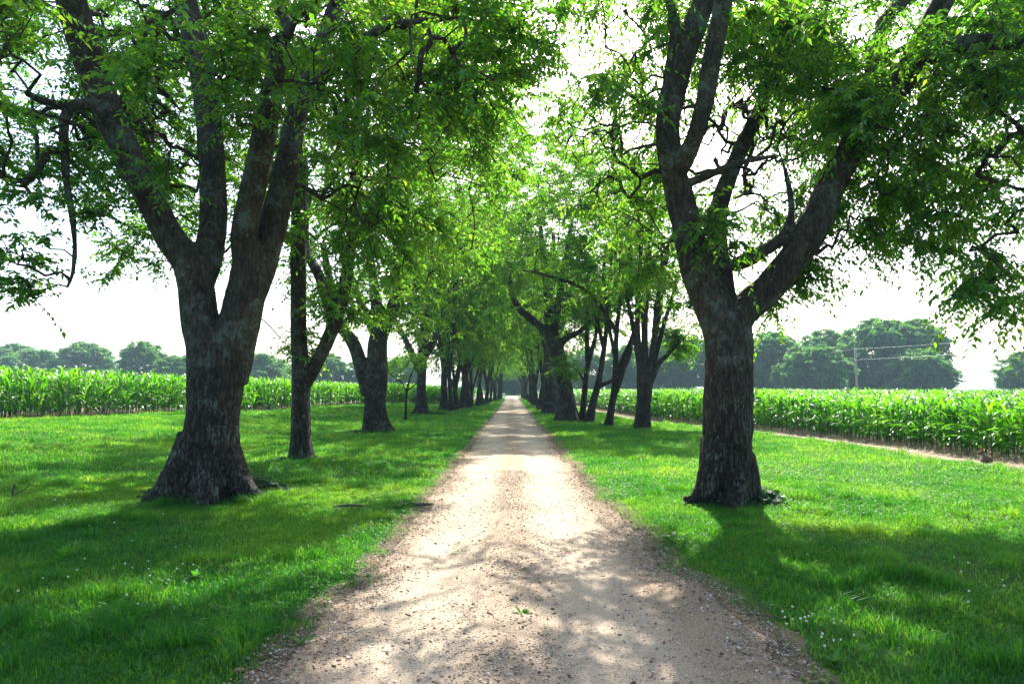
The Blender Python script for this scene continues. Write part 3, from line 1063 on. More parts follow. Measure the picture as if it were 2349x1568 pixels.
# second left tree: slim straight trunk and a leaning side stem
mk((692, 1050), [
    [(692, 1056, 0, 26), (691, 980, 0, 21.5), (690, 870, 0, 20), (684, 760, 0, 18), (684, 600, 0, 18), (686, 480, .2, 17), (692, 380, .3, 16), (672, 250, .5, 13), (650, 80, .8, 10), (640, -100, 1, 6)],
    [(700, 880, 0, 15), (728, 830, 0, 15), (762, 755, -.2, 16), (790, 660, -.4, 15), (806, 545, -.6, 13), (822, 430, -.8, 11), (815, 300, -1, 9), (850, 150, -1.2, 6)],
    [(688, 560, .1, 12), (655, 545, .6, 11), (620, 470, 1.2, 9), (560, 360, 2, 6)],
    [(762, 750, -.2, 10), (735, 640, .8, 12), (700, 560, 1.5, 9), (712, 440, 2, 6)]],
   'slim straight grey tree with a leaning side stem, second on the left', 7, ((0.4, .5, 9.6), (5.6, 5.2, 6.6), 4.0), 1350,
   extra=[(50, 330, 600, -1, 100), (40, 860, 420, -1, 170), (90, 1040, 150, 0, 200), (20, 690, 790, .5, 45), (26, 790, 700, -.5, 60)], gaps=MID,
   L=0.115, twigs=4, per=13, droop=0.15, voxel=0.026, flare=(0.22, 0.2), rough=0.012, min_z=2.4)
# third left tree: trunk split in two
mk((860, 988), [
    [(862, 994, 0, 31), (860, 930, 0, 24), (866, 860, 0, 24), (868, 780, 0, 22), (888, 735, 0, 17), (906, 690, 0, 15), (914, 650, 0, 14), (925, 560, 0, 10), (940, 420, 0, 6)],
    [(852, 900, 0, 24), (832, 850, 0, 17), (812, 790, 0, 15), (782, 745, 0, 13), (765, 680, .3, 10), (740, 560, .6, 7)],
    [(868, 780, 0, 14), (848, 735, 0, 12), (826, 690, 0, 9), (800, 610, 0, 6)],
    [(866, 770, 0, 16), (862, 680, 0, 13), (850, 600, 0, 10), (845, 450, 0, 6)]],
   'sturdy tree whose trunk splits into two by the lawn, third on the left', 9, ((1.2, 0, 9.2), (5.8, 5.5, 6.4), 3.8), 800,
   gaps=[(1174, 930, 110, 110)], L=0.15, twigs=3, per=12, droop=0.15, voxel=0.035, flare=(0.3, 0.25), rough=0.016, min_z=3.0)
# fourth left tree
mk((968, 950), [
    [(968, 954, 0, 17), (966, 900, 0, 11), (968, 840, 0, 11), (975, 760, 0, 12), (985, 660, 0, 9), (990, 500, 0, 5)],
    [(962, 850, 0, 9), (940, 800, 0, 7), (918, 755, 0, 6), (900, 720, .3, 5)],
    [(968, 830, 0, 9), (1000, 770, 0, 7), (1020, 700, 0, 5)]],
   'pale flaring trunk with weeds at its foot, fourth on the left', 11, ((1.2, 0, 13), (6.0, 5, 10.5), 3.6), 560,
   L=0.22, twigs=3, per=9, droop=0.15, tlen=0.8, voxel=0.04, flare=(0.5, 0.35), rough=0.02, min_z=3.0)

# right cluster of dark locusts
LK = dict(leaf='locust_leaf', bark='bark_dark', group='dark slender trees leaning together on the right', name='locust_tree',
          L=0.17, wid=0.42, twigs=4, per=12, droop=0.06, tlen=0.7, voxel=0.02, flare=(0.25, 0.2), rough=0.008, pinnate=True)
mk((1474, 984), [
    [(1474, 988, 0, 19), (1477, 930, 0, 16), (1479, 880, 0, 17), (1466, 800, 0, 7), (1462, 700, 0, 5.5), (1470, 560, .2, 4.5), (1455, 420, .3, 3)],
    [(1482, 890, 0, 10), (1480, 790, -.2, 6.5), (1483, 660, -.3, 5.5), (1493, 540, -.4, 4.5), (1500, 420, -.5, 3)],
    [(1487, 890, 0, 10), (1499, 790, 0, 6.5), (1508, 690, .2, 5.5), (1532, 560, .4, 4)],
    [(1490, 880, 0, 8), (1512, 832, -.1, 6), (1530, 815, -.2, 5), (1560, 780, -.4, 4)],
    [(1470, 860, 0, 7), (1450, 740, .3, 5), (1428, 640, .5, 4), (1405, 560, .7, 3)],
    [(1492, 860, 0, 7), (1524, 740, .3, 5), (1555, 640, .5, 3.5)],
    [(1476, 850, .2, 6), (1474, 720, .6, 5), (1448, 600, .9, 4), (1440, 480, 1, 3)],
    [(1488, 850, -.2, 6), (1516, 700, -.6, 4.5), (1518, 580, -.8, 3.5)]],
   'bundle of many upright dark stems from one foot, nearest of the slender cluster', 13, ((0.2, 0, 7.9), (3.3, 3.0, 3.2), 4.6), 170,
   extra=[(50, 1500, 470, 0, 130), (80, 1570, 700, .2, 90), (26, 1565, 790, .3, 40), (30, 1590, 600, .5, 90), (20, 1440, 640, 0, 70)], gaps=[(1174, 930, 130, 150)], min_z=2.2, **LK)
mk((1393, 977), [
    [(1393, 981, 0, 10), (1403, 930, 0, 7.5), (1411, 870, 0, 7), (1414, 770, 0, 5.5), (1424, 660, 0, 4.5), (1420, 540, 0, 3)],
    [(1408, 915, 0, 6), (1430, 850, 0, 5), (1447, 780, -.2, 4), (1472, 700, -.3, 3)],
    [(1413, 830, 0, 5), (1396, 740, .3, 4), (1385, 640, .5, 3)],
    [(1412, 860, 0, 6), (1440, 800, .2, 6), (1455, 760, .3, 4)],
    [(1414, 760, 0, 5), (1350, 670, -.8, 4.5), (1250, 630, -1.6, 3), (1200, 620, -2, 2)]],
   'thin dark tree forking in a narrow V in the slender cluster', 15, ((-0.3, 0, 7.6), (3.0, 3.0, 3.0), 4.6), 140,
   extra=[(30, 1290, 590, -1, 90), (50, 1330, 450, -.5, 130)], gaps=[(1174, 930, 110, 190)], min_z=2.2, **LK)
mk((1351, 968), [
    [(1351, 972, 0, 11), (1360, 925, 0, 8.5), (1374, 870, 0, 7), (1388, 780, 0, 5.5), (1396, 690, 0, 4.5), (1405, 560, 0, 3)],
    [(1376, 885, 0, 5), (1410, 868, 0, 4.5), (1440, 830, 0, 3.5), (1456, 760, 0, 2.5)],
    [(1385, 800, 0, 5), (1365, 720, .3, 4), (1340, 660, .5, 3)]],
   'dark tree leaning right with a side branch, in the slender cluster', 17, ((0.6, 0, 7.8), (3.0, 3.0, 3.0), 4.8), 130,
   gaps=[(1174, 930, 110, 190)], min_z=2.2, **LK)
mk((1335, 966), [
    [(1335, 970, 0, 8), (1341, 900, 0, 6.5), (1348, 840, 0, 6), (1366, 770, 0, 4.5), (1378, 680, 0, 4), (1390, 570, 0, 3)],
    [(1348, 830, 0, 6), (1346, 740, 0, 4.5), (1352, 650, 0, 3)],
    [(1343, 880, -.1, 3), (1325, 850, -.6, 2.5), (1300, 835, -1, 2)]],
   'thinnest dark trunk of the slender cluster, closest to the lane', 19, ((-0.2, 0, 7.3), (2.8, 2.8, 2.8), 4.8), 120,
   extra=[(16, 1300, 840, -1, 30)], gaps=[(1174, 930, 90, 190)], min_z=2.0, **LK)
# right old trees behind the cluster
mk((1303, 965), [
    [(1303, 970, 0, 26), (1298, 920, 0, 20), (1290, 860, 0, 17), (1278, 810, 0, 18), (1264, 768, 0, 18), (1242, 750, -.2, 10), (1215, 728, -.4, 9), (1190, 705, -.6, 8), (1174, 670, -.8, 6), (1165, 600, -1, 4)],
    [(1270, 780, 0, 15), (1258, 720, .2, 10), (1250, 640, .4, 7), (1240, 520, .5, 5)],
    [(1268, 770, 0, 12), (1276, 720, 0, 10), (1290, 640, .2, 7), (1310, 520, .3, 5)],
    [(1275, 800, 0, 9), (1300, 775, -.2, 8), (1330, 760, -.5, 6), (1370, 720, -.7, 4)]],
   'leaning old tree with bent limb reaching over the lane, behind the slender cluster', 23, ((0.0, .5, 10), (5.6, 4.8, 6.6), 4.4), 520,
   group=GROUP_R, gaps=[(1174, 930, 110, 130)], L=0.19, twigs=3, per=10, droop=0.2, tlen=0.7, voxel=0.035, flare=(0.35, 0.3), rough=0.02, min_z=3.4)
mk((1266, 949), [
    [(1266, 952, 0, 19), (1264, 900, 0, 15), (1262, 840, 0, 13), (1258, 780, 0, 12), (1262, 680, 0, 9), (1270, 540, 0, 5)],
    [(1262, 820, 0, 9), (1240, 750, 0, 7), (1225, 680, 0, 5)],
    [(1262, 810, 0, 9), (1290, 740, 0, 7), (1310, 660, 0, 5)]],
   'grey columnar trunk with ribbed roots, sixth in the right row', 25, ((-0.2, 0, 15.0), (6.4, 5, 12.5), 4.2), 640,
   group=GROUP_R, gaps=[(1174, 930, 75, 100)], L=0.22, twigs=3, per=9, droop=0.2, tlen=0.8, voxel=0.04, flare=(0.5, 0.4), rough=0.02, min_z=3.4)

# sapling on the left lawn
mk((930, 964), [
    [(930, 966, 0, 3.2), (931, 930, 0, 2.6), (933, 900, 0, 2.4), (940, 868, 0, 1.8), (952, 838, 0, 1.2)],
    [(933, 900, 0, 2.0), (922, 878, 0, 1.4), (900, 862, 0, 1.0)],
    [(934, 896, 0, 1.8), (955, 880, 0, 1.2), (985, 862, 0, .8)]],
   'thin young sapling with a flat light green crown on the left lawn', 29, ((0.2, 0, 2.95), (1.5, 1.3, 0.75), 1.9), 60,
   leaf='locust_leaf', bark='bark_dark', group='young trees', name='sapling', L=0.12, wid=0.4, twigs=3, per=12, droop=0.05, tlen=0.5, voxel=0.0, flare=(0.2, 0.1), min_z=1.2, pinnate=True, tip=0.004)


# generic avenue trees, far part of both rows
def generic(seed, H, cr, fork, stems, rt, n, leaf, bark, zmin, gap=0.40, **kw):
    rg = np.random.default_rng(seed)
    limbs = []
    lean = rg.normal(size=2) * 0.12
    top0 = np.array([lean[0] * fork, lean[1] * fork, fork])
    trunk = [[0, 0, -0.1, rt * 1.25], [lean[0] * fork * .4, lean[1] * fork * .4, fork * .4, rt * .98], [*top0, rt * .9]]
    for s in range(stems):
        a = 2 * math.pi * (s + rg.random() * 0.5) / stems
        sp = 0.18 + 0.25 * rg.random()
        pts = []
        for k in range(1, 5):
            h = fork + (H * 0.82 - fork) * k / 4
            q = sp * (h - fork) * (1.2 - 0.1 * k)
            pts.append([top0[0] + math.cos(a) * q + rg.normal() * .15, top0[1] + math.sin(a) * q + rg.normal() * .15, h, rt * 0.62 * (1 - 0.2 * k)])
        if s == 0:
            limbs.append(np.array(trunk + pts))
        else:
            limbs.append(np.array([[*(np.array(trunk[1][:3]) * .3 + top0 * .7), rt * .7]] + pts))
    P = ell(n, (lean[0] * H * .5, lean[1] * H * .5, (H + zmin) / 2), (cr, cr, (H - zmin) / 2), rg, 0.4, zmin, gap, 0.42, seed)
    return tree_meshes('g%d' % seed, limbs, P, seed, M[leaf], M[bark], min_z=fork * .8, **kw)


AV = [generic(41, 18.5, 4.8, 2.8, 3, 0.225, 330, 'leaf', 'bark', 3.6, gap=.46, L=0.27, twigs=2, per=8, droop=0.2, tlen=0.9, voxel=0.045, flare=(0.5, 0.3), rough=0.02),
      generic(43, 20.0, 4.9, 3.4, 2, 0.20, 340, 'leaf', 'bark', 4.0, gap=.46, L=0.27, twigs=2, per=8, droop=0.2, tlen=0.9, voxel=0.045, flare=(0.45, 0.3), rough=0.02),
      generic(45, 16.5, 4.6, 2.4, 4, 0.24, 300, 'leaf', 'bark', 3.4, gap=.46, L=0.27, twigs=2, per=8, droop=0.2, tlen=0.9, voxel=0.045, flare=(0.55, 0.3), rough=0.02)]
ords = ['zeroth', 'first', 'second', 'third', 'fourth', 'fifth', 'sixth', 'seventh', 'eighth', 'ninth', 'tenth', 'eleventh', 'twelfth', 'thirteenth', 'fourteenth', 'fifteenth', 'sixteenth', 'seventeenth']
left_far = [(1019, 942, 0, 1.15, 'stout trunk with knotted roots'), (1036, 943, 1, .85, 'slim pale trunk crowding the stout one'), (1047, 940, 2, .8, 'narrow dark trunk'), (1059, 938, 0, 1.1, 'pale forked trunk with dark burl'),
            (1074, 936.5, 1, .95, 'dark straight trunk'), (1082, 935, 2, .7, 'thin brown trunk'), (1095.5, 931, 1, 1.0, 'clean pale trunk'), (1106, 930, 0, 1.0, 'grey mossy trunk'), (1116, 926.5, 2, .95, 'dark pair-like trunk'),
            (1125, 924, 1, .8, 'small stump-like trunk'), (1136, 921, 0, 1.0, 'hazy twin-looking trunk'), (1143, 917, 2, 1.0, 'hazy distant trunk'), (1149, 914, 1, 1.05, 'faint trunk at the far end')]
right_far = [(1251, 944, 1, .8, 'slim trunk half hidden by the columnar one'), (1240, 939, 0, 1.15, 'broad dark trunk'), (1229, 931, 2, 1.0, 'grey trunk in deep shade'), (1222, 928, 1, .95, 'narrow shaded trunk'),
             (1215, 923, 0, 1.0, 'short-looking dark trunk'), (1209, 919, 2, 1.0, 'dim distant trunk'), (1203, 915, 1, 1.0, 'hazy trunk near the vanishing point'), (1199, 912.5, 0, 1.05, 'faint last trunk')]
for side, lst, first in (('left', left_far, 5), ('right', right_far, 7)):
    for i, (px, py, k, sc, lab) in enumerate(lst):
        p = ground_at(px, py)
        place_tree('shade_tree', *AV[k], (p[0], p[1], p[2] - .05), '%s, %s tree back in the %s row' % (lab, ords[first + i], side), rz=(i * 1.9 + k + first) % 6.28, sc=sc, group=GROUP_L if side == 'left' else GROUP_R)

# distant trees around the fields and at the end of the lane
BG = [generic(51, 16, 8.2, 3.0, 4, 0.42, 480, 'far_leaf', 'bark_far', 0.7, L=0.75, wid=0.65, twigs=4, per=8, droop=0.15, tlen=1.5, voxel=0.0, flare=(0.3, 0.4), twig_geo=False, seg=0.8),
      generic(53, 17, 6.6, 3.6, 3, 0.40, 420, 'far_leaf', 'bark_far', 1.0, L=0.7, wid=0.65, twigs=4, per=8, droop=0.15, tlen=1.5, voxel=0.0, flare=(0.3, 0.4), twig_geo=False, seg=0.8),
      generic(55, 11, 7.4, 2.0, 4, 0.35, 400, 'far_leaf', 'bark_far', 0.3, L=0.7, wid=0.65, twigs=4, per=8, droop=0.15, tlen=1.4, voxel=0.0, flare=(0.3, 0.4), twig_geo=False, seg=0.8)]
bgl = [  # px, top py, distance, proto, label
    (-60, 800, 190, 0, 'broad hazy tree at the left edge above the corn'), (30, 786, 200, 0, 'domed hazy tree above the left corn, second from the edge'), (105, 800, 185, 2, 'lower rounded hazy tree in the left treeline'),
    (195, 782, 180, 0, 'tall domed hazy tree ending the left treeline'), (262, 838, 190, 2, 'small hazy shrub-like tree at the gap in the left treeline'),
    (335, 780, 165, 1, 'upright hazy tree left of the four-stemmed trunk'), (400, 812, 160, 2, 'pale low tree just left of the four-stemmed trunk'),
    (610, 808, 165, 2, 'hazy round tree between the four-stemmed and slim trunks'), (560, 822, 190, 0, 'blue hazy tree beside the four-stemmed trunk'), (655, 832, 190, 2, 'hazy tree hidden partly by the slim trunk'), (760, 808, 170, 1, 'hazy tree right of the slim leaning stem'), (830, 820, 175, 0, 'hazy tree behind the split trunk'), (925, 815, 185, 0, 'hazy tree behind the sapling'),
    (1340, 800, 175, 0, 'hazy tree behind the slender cluster'), (1430, 790, 170, 0, 'dark blue tree between slender trunks'), (1525, 770, 160, 1, 'dark tall tree behind the wires, left of the furrowed trunk'), (1600, 775, 165, 0, 'dark tree behind the small red gable'), (1690, 765, 165, 0, 'blue tree just right of the furrowed trunk'),
    (1770, 758, 155, 0, 'dark round tree above the red metal roof'), (1840, 790, 140, 2, 'light green lower tree left of the utility pole'), (1900, 752, 160, 1, 'pale tall tree just left of the utility pole'), (2015, 728, 150, 0, 'tallest treeline tree right of the utility pole'), (2095, 728, 148, 1, 'slender-topped treeline tree second right of the utility pole'), (2120, 800, 138, 2, 'low tree ending the right treeline'),
    (2340, 805, 140, 0, 'lone open tree at the right edge above corn'), (2440, 790, 150, 1, 'hazy tree past the right edge of the corn'),
    (1145, 830, 205, 0, 'dark blue tree closing the lane, left side'), (1178, 845, 215, 2, 'dark tree closing the lane at its end'), (1206, 825, 208, 0, 'dark blue tree closing the lane, right side'), (1100, 800, 240, 1, 'hazy tree beyond the left row'), (1260, 800, 240, 1, 'hazy tree beyond the right row')]
HH = [16, 17, 11]
for i, (px, py, d, k, lab) in enumerate(bgl):
    p = at(px, py, d)
    z0 = float(g(p[0], p[1])) - 0.1
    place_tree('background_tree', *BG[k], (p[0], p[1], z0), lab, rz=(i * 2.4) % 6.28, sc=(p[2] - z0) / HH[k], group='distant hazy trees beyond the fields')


# ------------------------------------------------------------------ corn
def corn_plant(seed, hi=True):
    rg = np.random.default_rng(seed)
    H = 1.25 + 0.05 * rg.normal()
    lv = Acc()
    rn = []
    nl = 12
    az0 = rg.random() * 6.28
    ns = 6 if hi else 4
    for i in range(nl):
        u = (i + 1.2) / (nl + 0.6)
        z0 = H * (0.03 + 0.95 * u ** 1.0)
        az = az0 + (i % 2) * math.pi + rg.normal() * 0.45
        Ll = (0.42 + 0.45 * math.sin(math.pi * min(1, 0.2 + u * 0.75))) * (0.85 + 0.3 * rg.random())
        wd = 0.065 + 0.035 * rg.random()
        el0 = math.radians(50 + 22 * u + rg.normal() * 9)
        curl = math.radians(125 - 45 * u + rg.normal() * 20)
        s = np.linspace(0, 1, ns + 1)
        el = el0 - curl * s ** 1.4
        ds = Ll / ns
        r = np.concatenate([[0], np.cumsum(np.cos(el[:-1]) * ds)])
        z = z0 + np.concatenate([[0], np.cumsum(np.sin(el[:-1]) * ds)])
        wv = wd * np.minimum(1, 0.45 + 2.2 * s) * (1 - s ** 2.5) + 0.002
        tw = rg.normal() * 0.5 * s
        ca, sa = math.cos(az), math.sin(az)
        mid = np.stack([ca * r, sa * r, z], -1)
        sd = np.stack([-sa * np.cos(tw), ca * np.cos(tw), np.sin(tw)], -1)
        upn = np.stack([-np.sin(el) * ca, -np.sin(el) * sa, np.cos(el)], -1)
        if hi:
            rows = np.stack([mid + sd * wv[:, None] / 2 + upn * wv[:, None] * .22, mid, mid - sd * wv[:, None] / 2 + upn * wv[:, None] * .22], 1)
            k = 3
        else:
            rows = np.stack([mid + sd * wv[:, None] / 2, mid - sd * wv[:, None] / 2], 1)
            k = 2
        f = grid_faces(k, ns + 1)
        lv.add(rows.reshape(-1, 3), f)
        rn.append(np.full(len(f), np.clip(rg.random() * .8 + u * .2, 0, 1)))
    P = np.array([[0, 0, -0.03], [0, 0, H * .5], [rg.normal() * .01, rg.normal() * .01, H * 1.0]])
    st = tube(P, np.array([.014, .012, .005]), 6 if hi else 3)
    return lv.get(), np.concatenate(rn), st


NV = 7
hi = [corn_plant(300 + i) for i in range(NV)]
lo = [corn_plant(300 + i, False) for i in range(NV)]
hi_leaf = [mesh_from('corn_leaves', h[0][0], [h[0][1]], rnd=h[1], smooth=True, mats=[M['corn_leaf']]) for h in hi]
hi_stalk = [mesh_from('corn_stalk', h[2][0], [h[2][1], h[2][2]], smooth=True, mats=[M['stalk']]) for h in hi]

rng = np.random.default_rng(77)


def field_points(side):
    pts = []
    if side == 'right':
        for row in range(140):
            off = 0.25 + row * 0.76
            step = 0.2 if row < 12 else 0.2 + 0.02 * (row - 12)
            yy = np.arange(9, 170, step)
            yy = yy + rng.normal(size=len(yy)) * 0.04
            xx = redge(yy) + off + rng.normal(size=len(yy)) * 0.05
            pts.append(np.stack([xx, yy, np.full(len(yy), row)], 1))
    else:
        for row in range(110):
            off = 0.25 + row * 0.76
            step = 0.2 if row < 12 else 0.2 + 0.02 * (row - 12)
            xx = np.arange(-75, -5.6, step)
            xx = xx + rng.normal(size=len(xx)) * 0.04
            yy = left_front(xx) + off + rng.normal(size=len(xx)) * 0.05
            pts.append(np.stack([xx, yy, np.full(len(xx), row)], 1))
    P = np.vstack(pts)
    z = g(P[:, 0], P[:, 1])
    px, py, dd = project(np.stack([P[:, 0], P[:, 1], z + 1.2], 1))
    k = (dd > 5) & (px > -260) & (px < 2610)
    P, z, dd = P[k], z[k], dd[k]
    dist = np.hypot(P[:, 0], P[:, 1])
    pr = np.clip((48 / dist) ** 1.3, 0.05, 1)
    pr = np.where(P[:, 2] < 4, np.clip((80 / dist) ** 1.0, 0, 1), pr)
    kk = rng.random(len(P)) < pr
    return P[kk], z[kk], dist[kk], (1 / np.sqrt(pr))[kk]


def corn_height(side, x, y):
    if side == 'right':
        return 1.02 + 0.16 * (noise(x * .2, y * .2, 0, 81) - .5) + 0.04 * rng.normal(size=len(x))
    return (1.30 - 0.18 * sstep((y - 32) / 25)) * (1 + 0.10 * (noise(x * .2, y * .2, 0, 82) - .5)) + 0.05 * rng.normal(size=len(x))


for side, nsolo, lab in (('right', 190, 'knee-bare green corn plant in the front rows right of the lane'), ('left', 110, 'tall broad-leaved corn plant in the front rows left of the lane')):
    P, z, dist, wsc = field_points(side)
    hs = corn_height(side, P[:, 0], P[:, 1])
    px, py, dd = project(np.stack([P[:, 0], P[:, 1], z + 1.0], 1))
    cand = np.where((P[:, 2] < 2) & (px > 0) & (px < 2349))[0]
    solo = cand[np.argsort(dist[cand])][:nsolo]
    rest = np.setdiff1d(np.arange(len(P)), solo)
    for c, i in enumerate(solo):
        k = int(rng.integers(NV))
        s = float(hs[i])
        t = thing('corn_plant', lab, 'corn plant', (P[i, 0], P[i, 1], z[i]), rng.random() * 6.28, 'corn plants in the front rows on the ' + side)
        t.scale = (1.05, 1.05, s)
        obj('stalk', hi_stalk[k], t)
        obj('leaves', hi_leaf[k], t)
    VL, QL, RL, VS, QS, TS = [], [], [], [], [], []
    nL = nS = 0
    kk = rng.integers(NV, size=len(rest))
    an = rng.random(len(rest)) * 6.28
    for k in range(NV):
        for src, sel in ((hi[k], dist[rest] < 34), (lo[k], dist[rest] >= 34)):
            idx = np.where((kk == k) & sel)[0]
            if not len(idx):
                continue
            I = rest[idx]
            ca, sa = np.cos(an[idx])[:, None], np.sin(an[idx])[:, None]
            for (vv, fq, ft), dest in (((*src[0][:2], None), 'L'), (src[2], 'S')):
                wx = (wsc[I] * 1.05)[:, None]
                x_ = (vv[:, 0] * ca - vv[:, 1] * sa) * wx + P[I, 0][:, None]
                y_ = (vv[:, 0] * sa + vv[:, 1] * ca) * wx + P[I, 1][:, None]
                z_ = vv[:, 2] * hs[I][:, None] + z[I][:, None]
                Vv = np.stack([x_, y_, z_], -1).reshape(-1, 3)
                offs = (np.arange(len(I)) * len(vv))[:, None, None]
                if dest == 'L':
                    VL.append(Vv)
                    QL.append((fq[None] + offs).reshape(-1, 4) + nL)
                    RL.append(np.clip(np.tile(src[1], len(I)) + np.repeat(rng.normal(size=len(I)) * .12, len(src[1])), 0, 1))
                    nL += len(Vv)
                else:
                    VS.append(Vv)
                    QS.append((fq[None] + offs).reshape(-1, 4) + nS)
                    nS += len(Vv)
    VL, QL, RL, VS, QS = np.vstack(VL), np.vstack(QL), np.concatenate(RL), np.vstack(VS), np.vstack(QS)
    me = mesh_from('corn', np.vstack([VL, VS]), [np.vstack([QL, QS + len(VL)])], rnd=np.concatenate([RL, np.full(len(QS), .5)]), smooth=True,
                   mats=[M['corn_leaf'], M['stalk']], mat_idx=np.concatenate([np.zeros(len(QL)), np.ones(len(QS))]))
    tag(obj('corn', me), 'dense green corn crop standing behind the front rows on the ' + side, 'corn', kind='stuff')

# ------------------------------------------------------------------ grass
TRUNKS = [(b[0], b[1], .75), (b2[0], b2[1], .5)]


def lawn_mask(x, y):
    k = ~inside_right(x, y, -1.05) & ~inside_left(x, y, 0.3)
    for tx, ty, tr in TRUNKS:
        k &= (x - tx) ** 2 + (y - ty) ** 2 > (tr * .7) ** 2
    return k


def edge_dist(x, y):
    return np.where(x > 0, x - half_r(y), -x - half_l(y))


def scatter(n, y0, y1, xl, xr, rg):
    y = y0 + (y1 - y0) * rg.random(n)
    x = xl + (xr - xl) * rg.random(n)
    return x, y


def blades(n, y0, y1, dens_pow, hgt, wid, rg, seed):
    # uniform over the visible wedge
    X_, Y_ = [], []
    got = 0
    while got < n:
        y = np.sqrt(rg.random(n) * (y1 ** 2 - y0 ** 2) + y0 ** 2)
        x = (rg.random(n) * 2 - 1) * (y * 0.80 + 1.5)
        ed = edge_dist(x, y)
        fr = fbm(x * 1.6, y * 1.6, 0, seed, 2)
        pe = sstep((ed + 0.08 + .25 * (fr - .5)) / (0.38 + 0.5 * (fr - .4)) ) * 0.97 + 0.012 * (ed > -0.2) * (fr > .5)
        pe = pe * (0.35 + 0.65 * sstep((fbm(x * .9, y * .9, 0, seed + 5, 3) - 0.26) / 0.18))
        k = lawn_mask(x, y) & (rg.random(n) < pe)
        X_.append(x[k])
        Y_.append(y[k])
        got += k.sum()
    x, y = np.concatenate(X_)[:n], np.concatenate(Y_)[:n]
    ed = edge_dist(x, y)
    tall = fbm(x * .7, y * .7, 0, seed + 11, 2)
    tuft = noise(x * 3.5, y * 3.5, 0, seed + 13)
    h = hgt * (0.55 + 0.9 * tall) * (0.6 + 0.8 * rg.random(n)) * (0.7 + 1.1 * sstep((tuft - .66) / .2)) * (0.55 + 0.45 * sstep(ed / .6))
    az = rg.random(n) * 6.28
    lean = (0.15 + 1.0 * rg.random(n)) * h
    bend = np.clip(rg.normal(size=n) * .25 + .35, 0, 1)
    wv = wid * (0.6 + 0.8 * rg.random(n))
    fa = rg.random(n) * 3.14
    z0 = g(x, y) - 0.005
    B = np.stack([x, y, z0], -1)
    dirv = np.stack([np.cos(az), np.sin(az), np.zeros(n)], -1)
    wdv = np.stack([np.cos(fa), np.sin(fa), np.zeros(n)], -1) * wv[:, None] / 2
    up = np.array([0, 0, 1.0])
    mid = B + dirv * (lean * .35)[:, None] + up * (h * .6)[:, None]
    tip = B + dirv * lean[:, None] * 1.1 + up * (h * (1 - .35 * bend))[:, None]
    Vv = np.stack([B - wdv, B + wdv, mid + wdv * .8, mid - wdv * .8, tip], 1).reshape(-1, 3)
    q = np.arange(n)[:, None] * 5
    Q = q + np.array([0, 1, 2, 3])
    T = q + np.array([3, 2, 4])
    patch = fbm(x * .8, y * .8, 0, seed + 17, 3)
    r = np.clip(rg.random(n) ** 1.3 * .8 + (patch - .42) * 1.3, 0, 1)
    r = np.where(rg.random(n) < .02, 1.0, r)
    return Vv, Q, T, np.concatenate([r, r])


rg = np.random.default_rng(5)
for nm, args in (('a', (330000, 2.6, 12.5, 0, .072, .0075)), ('b', (280000, 12.0, 32, 0, .08, .013)), ('c', (170000, 31, 115, 0, .11, .028))):
    Vv, Q, T, r = blades(*args, rg, {'a': 1, 'b': 2, 'c': 3}[nm])
    tag(obj('grass', mesh_from('grass', Vv, [Q, T], rnd=r, mats=[M['grass']])),
        {'a': 'thick lawn grass beside the lane in the foreground', 'b': 'lawn grass under the nearer trees', 'c': 'distant lawn grass along the far lane'}[nm], 'grass', kind='stuff')

# broad clover leaflets low in the lawn
n = 20000
y = np.sqrt(rg.random(n * 3) * (16 ** 2 - 2.8 ** 2) + 2.8 ** 2)
x = (rg.random(n * 3) * 2 - 1) * (y * .8 + 1.2)
k = lawn_mask(x, y) & (edge_dist(x, y) > .12) & (fbm(x * .6, y * .6, 0, 91, 3) > .47)
x, y = x[k][:n], y[k][:n]
n = len(x)
cz = g(x, y) + .02 + .05 * rg.random(n)
s = .013 + .012 * rg.random(n)
az = rg.random(n) * 6.28
VV, TT = [], []
for j in range(3):
    a = az + j * 2.094
    dv = np.stack([np.cos(a), np.sin(a), rg.normal(size=n) * .3], -1) * s[:, None]
    sv = np.stack([-np.sin(a), np.cos(a), rg.normal(size=n) * .2], -1) * s[:, None] * .55
    c = np.stack([x, y, cz], -1)
    VV.append(np.stack([c, c + dv * .7 + sv, c + dv * 1.15, c + dv * .7 - sv], 1).reshape(-1, 3))
    TT.append(np.arange(n)[:, None] * 4 + np.array([0, 1, 2, 3]) + j * n * 4)
tag(obj('clover', mesh_from('clover', np.vstack(VV), [np.vstack(TT)], rnd=np.tile(rg.random(n), 3), mats=[M['weed']])), 'low clover leaves growing through the lawn', 'clover', kind='stuff')

ICO = None


def ico():
    t = (1 + 5 ** .5) / 2
    v = unit(np.array([[-1, t, 0], [1, t, 0], [-1, -t, 0], [1, -t, 0], [0, -1, t], [0, 1, t], [0, -1, -t], [0, 1, -t], [t, 0, -1], [t, 0, 1], [-t, 0, -1], [-t, 0, 1]], float))
    f = np.array([[0, 11, 5], [0, 5, 1], [0, 1, 7], [0, 7, 10], [0, 10, 11], [1, 5, 9], [5, 11, 4], [11, 10, 2], [10, 7, 6], [7, 1, 8], [3, 9, 4], [3, 4, 2], [3, 2, 6], [3, 6, 8], [3, 8, 9], [4, 9, 5], [2, 4, 11], [6, 2, 10], [8, 6, 7], [9, 8, 1]])
    return v, f


IV, IF = ico()


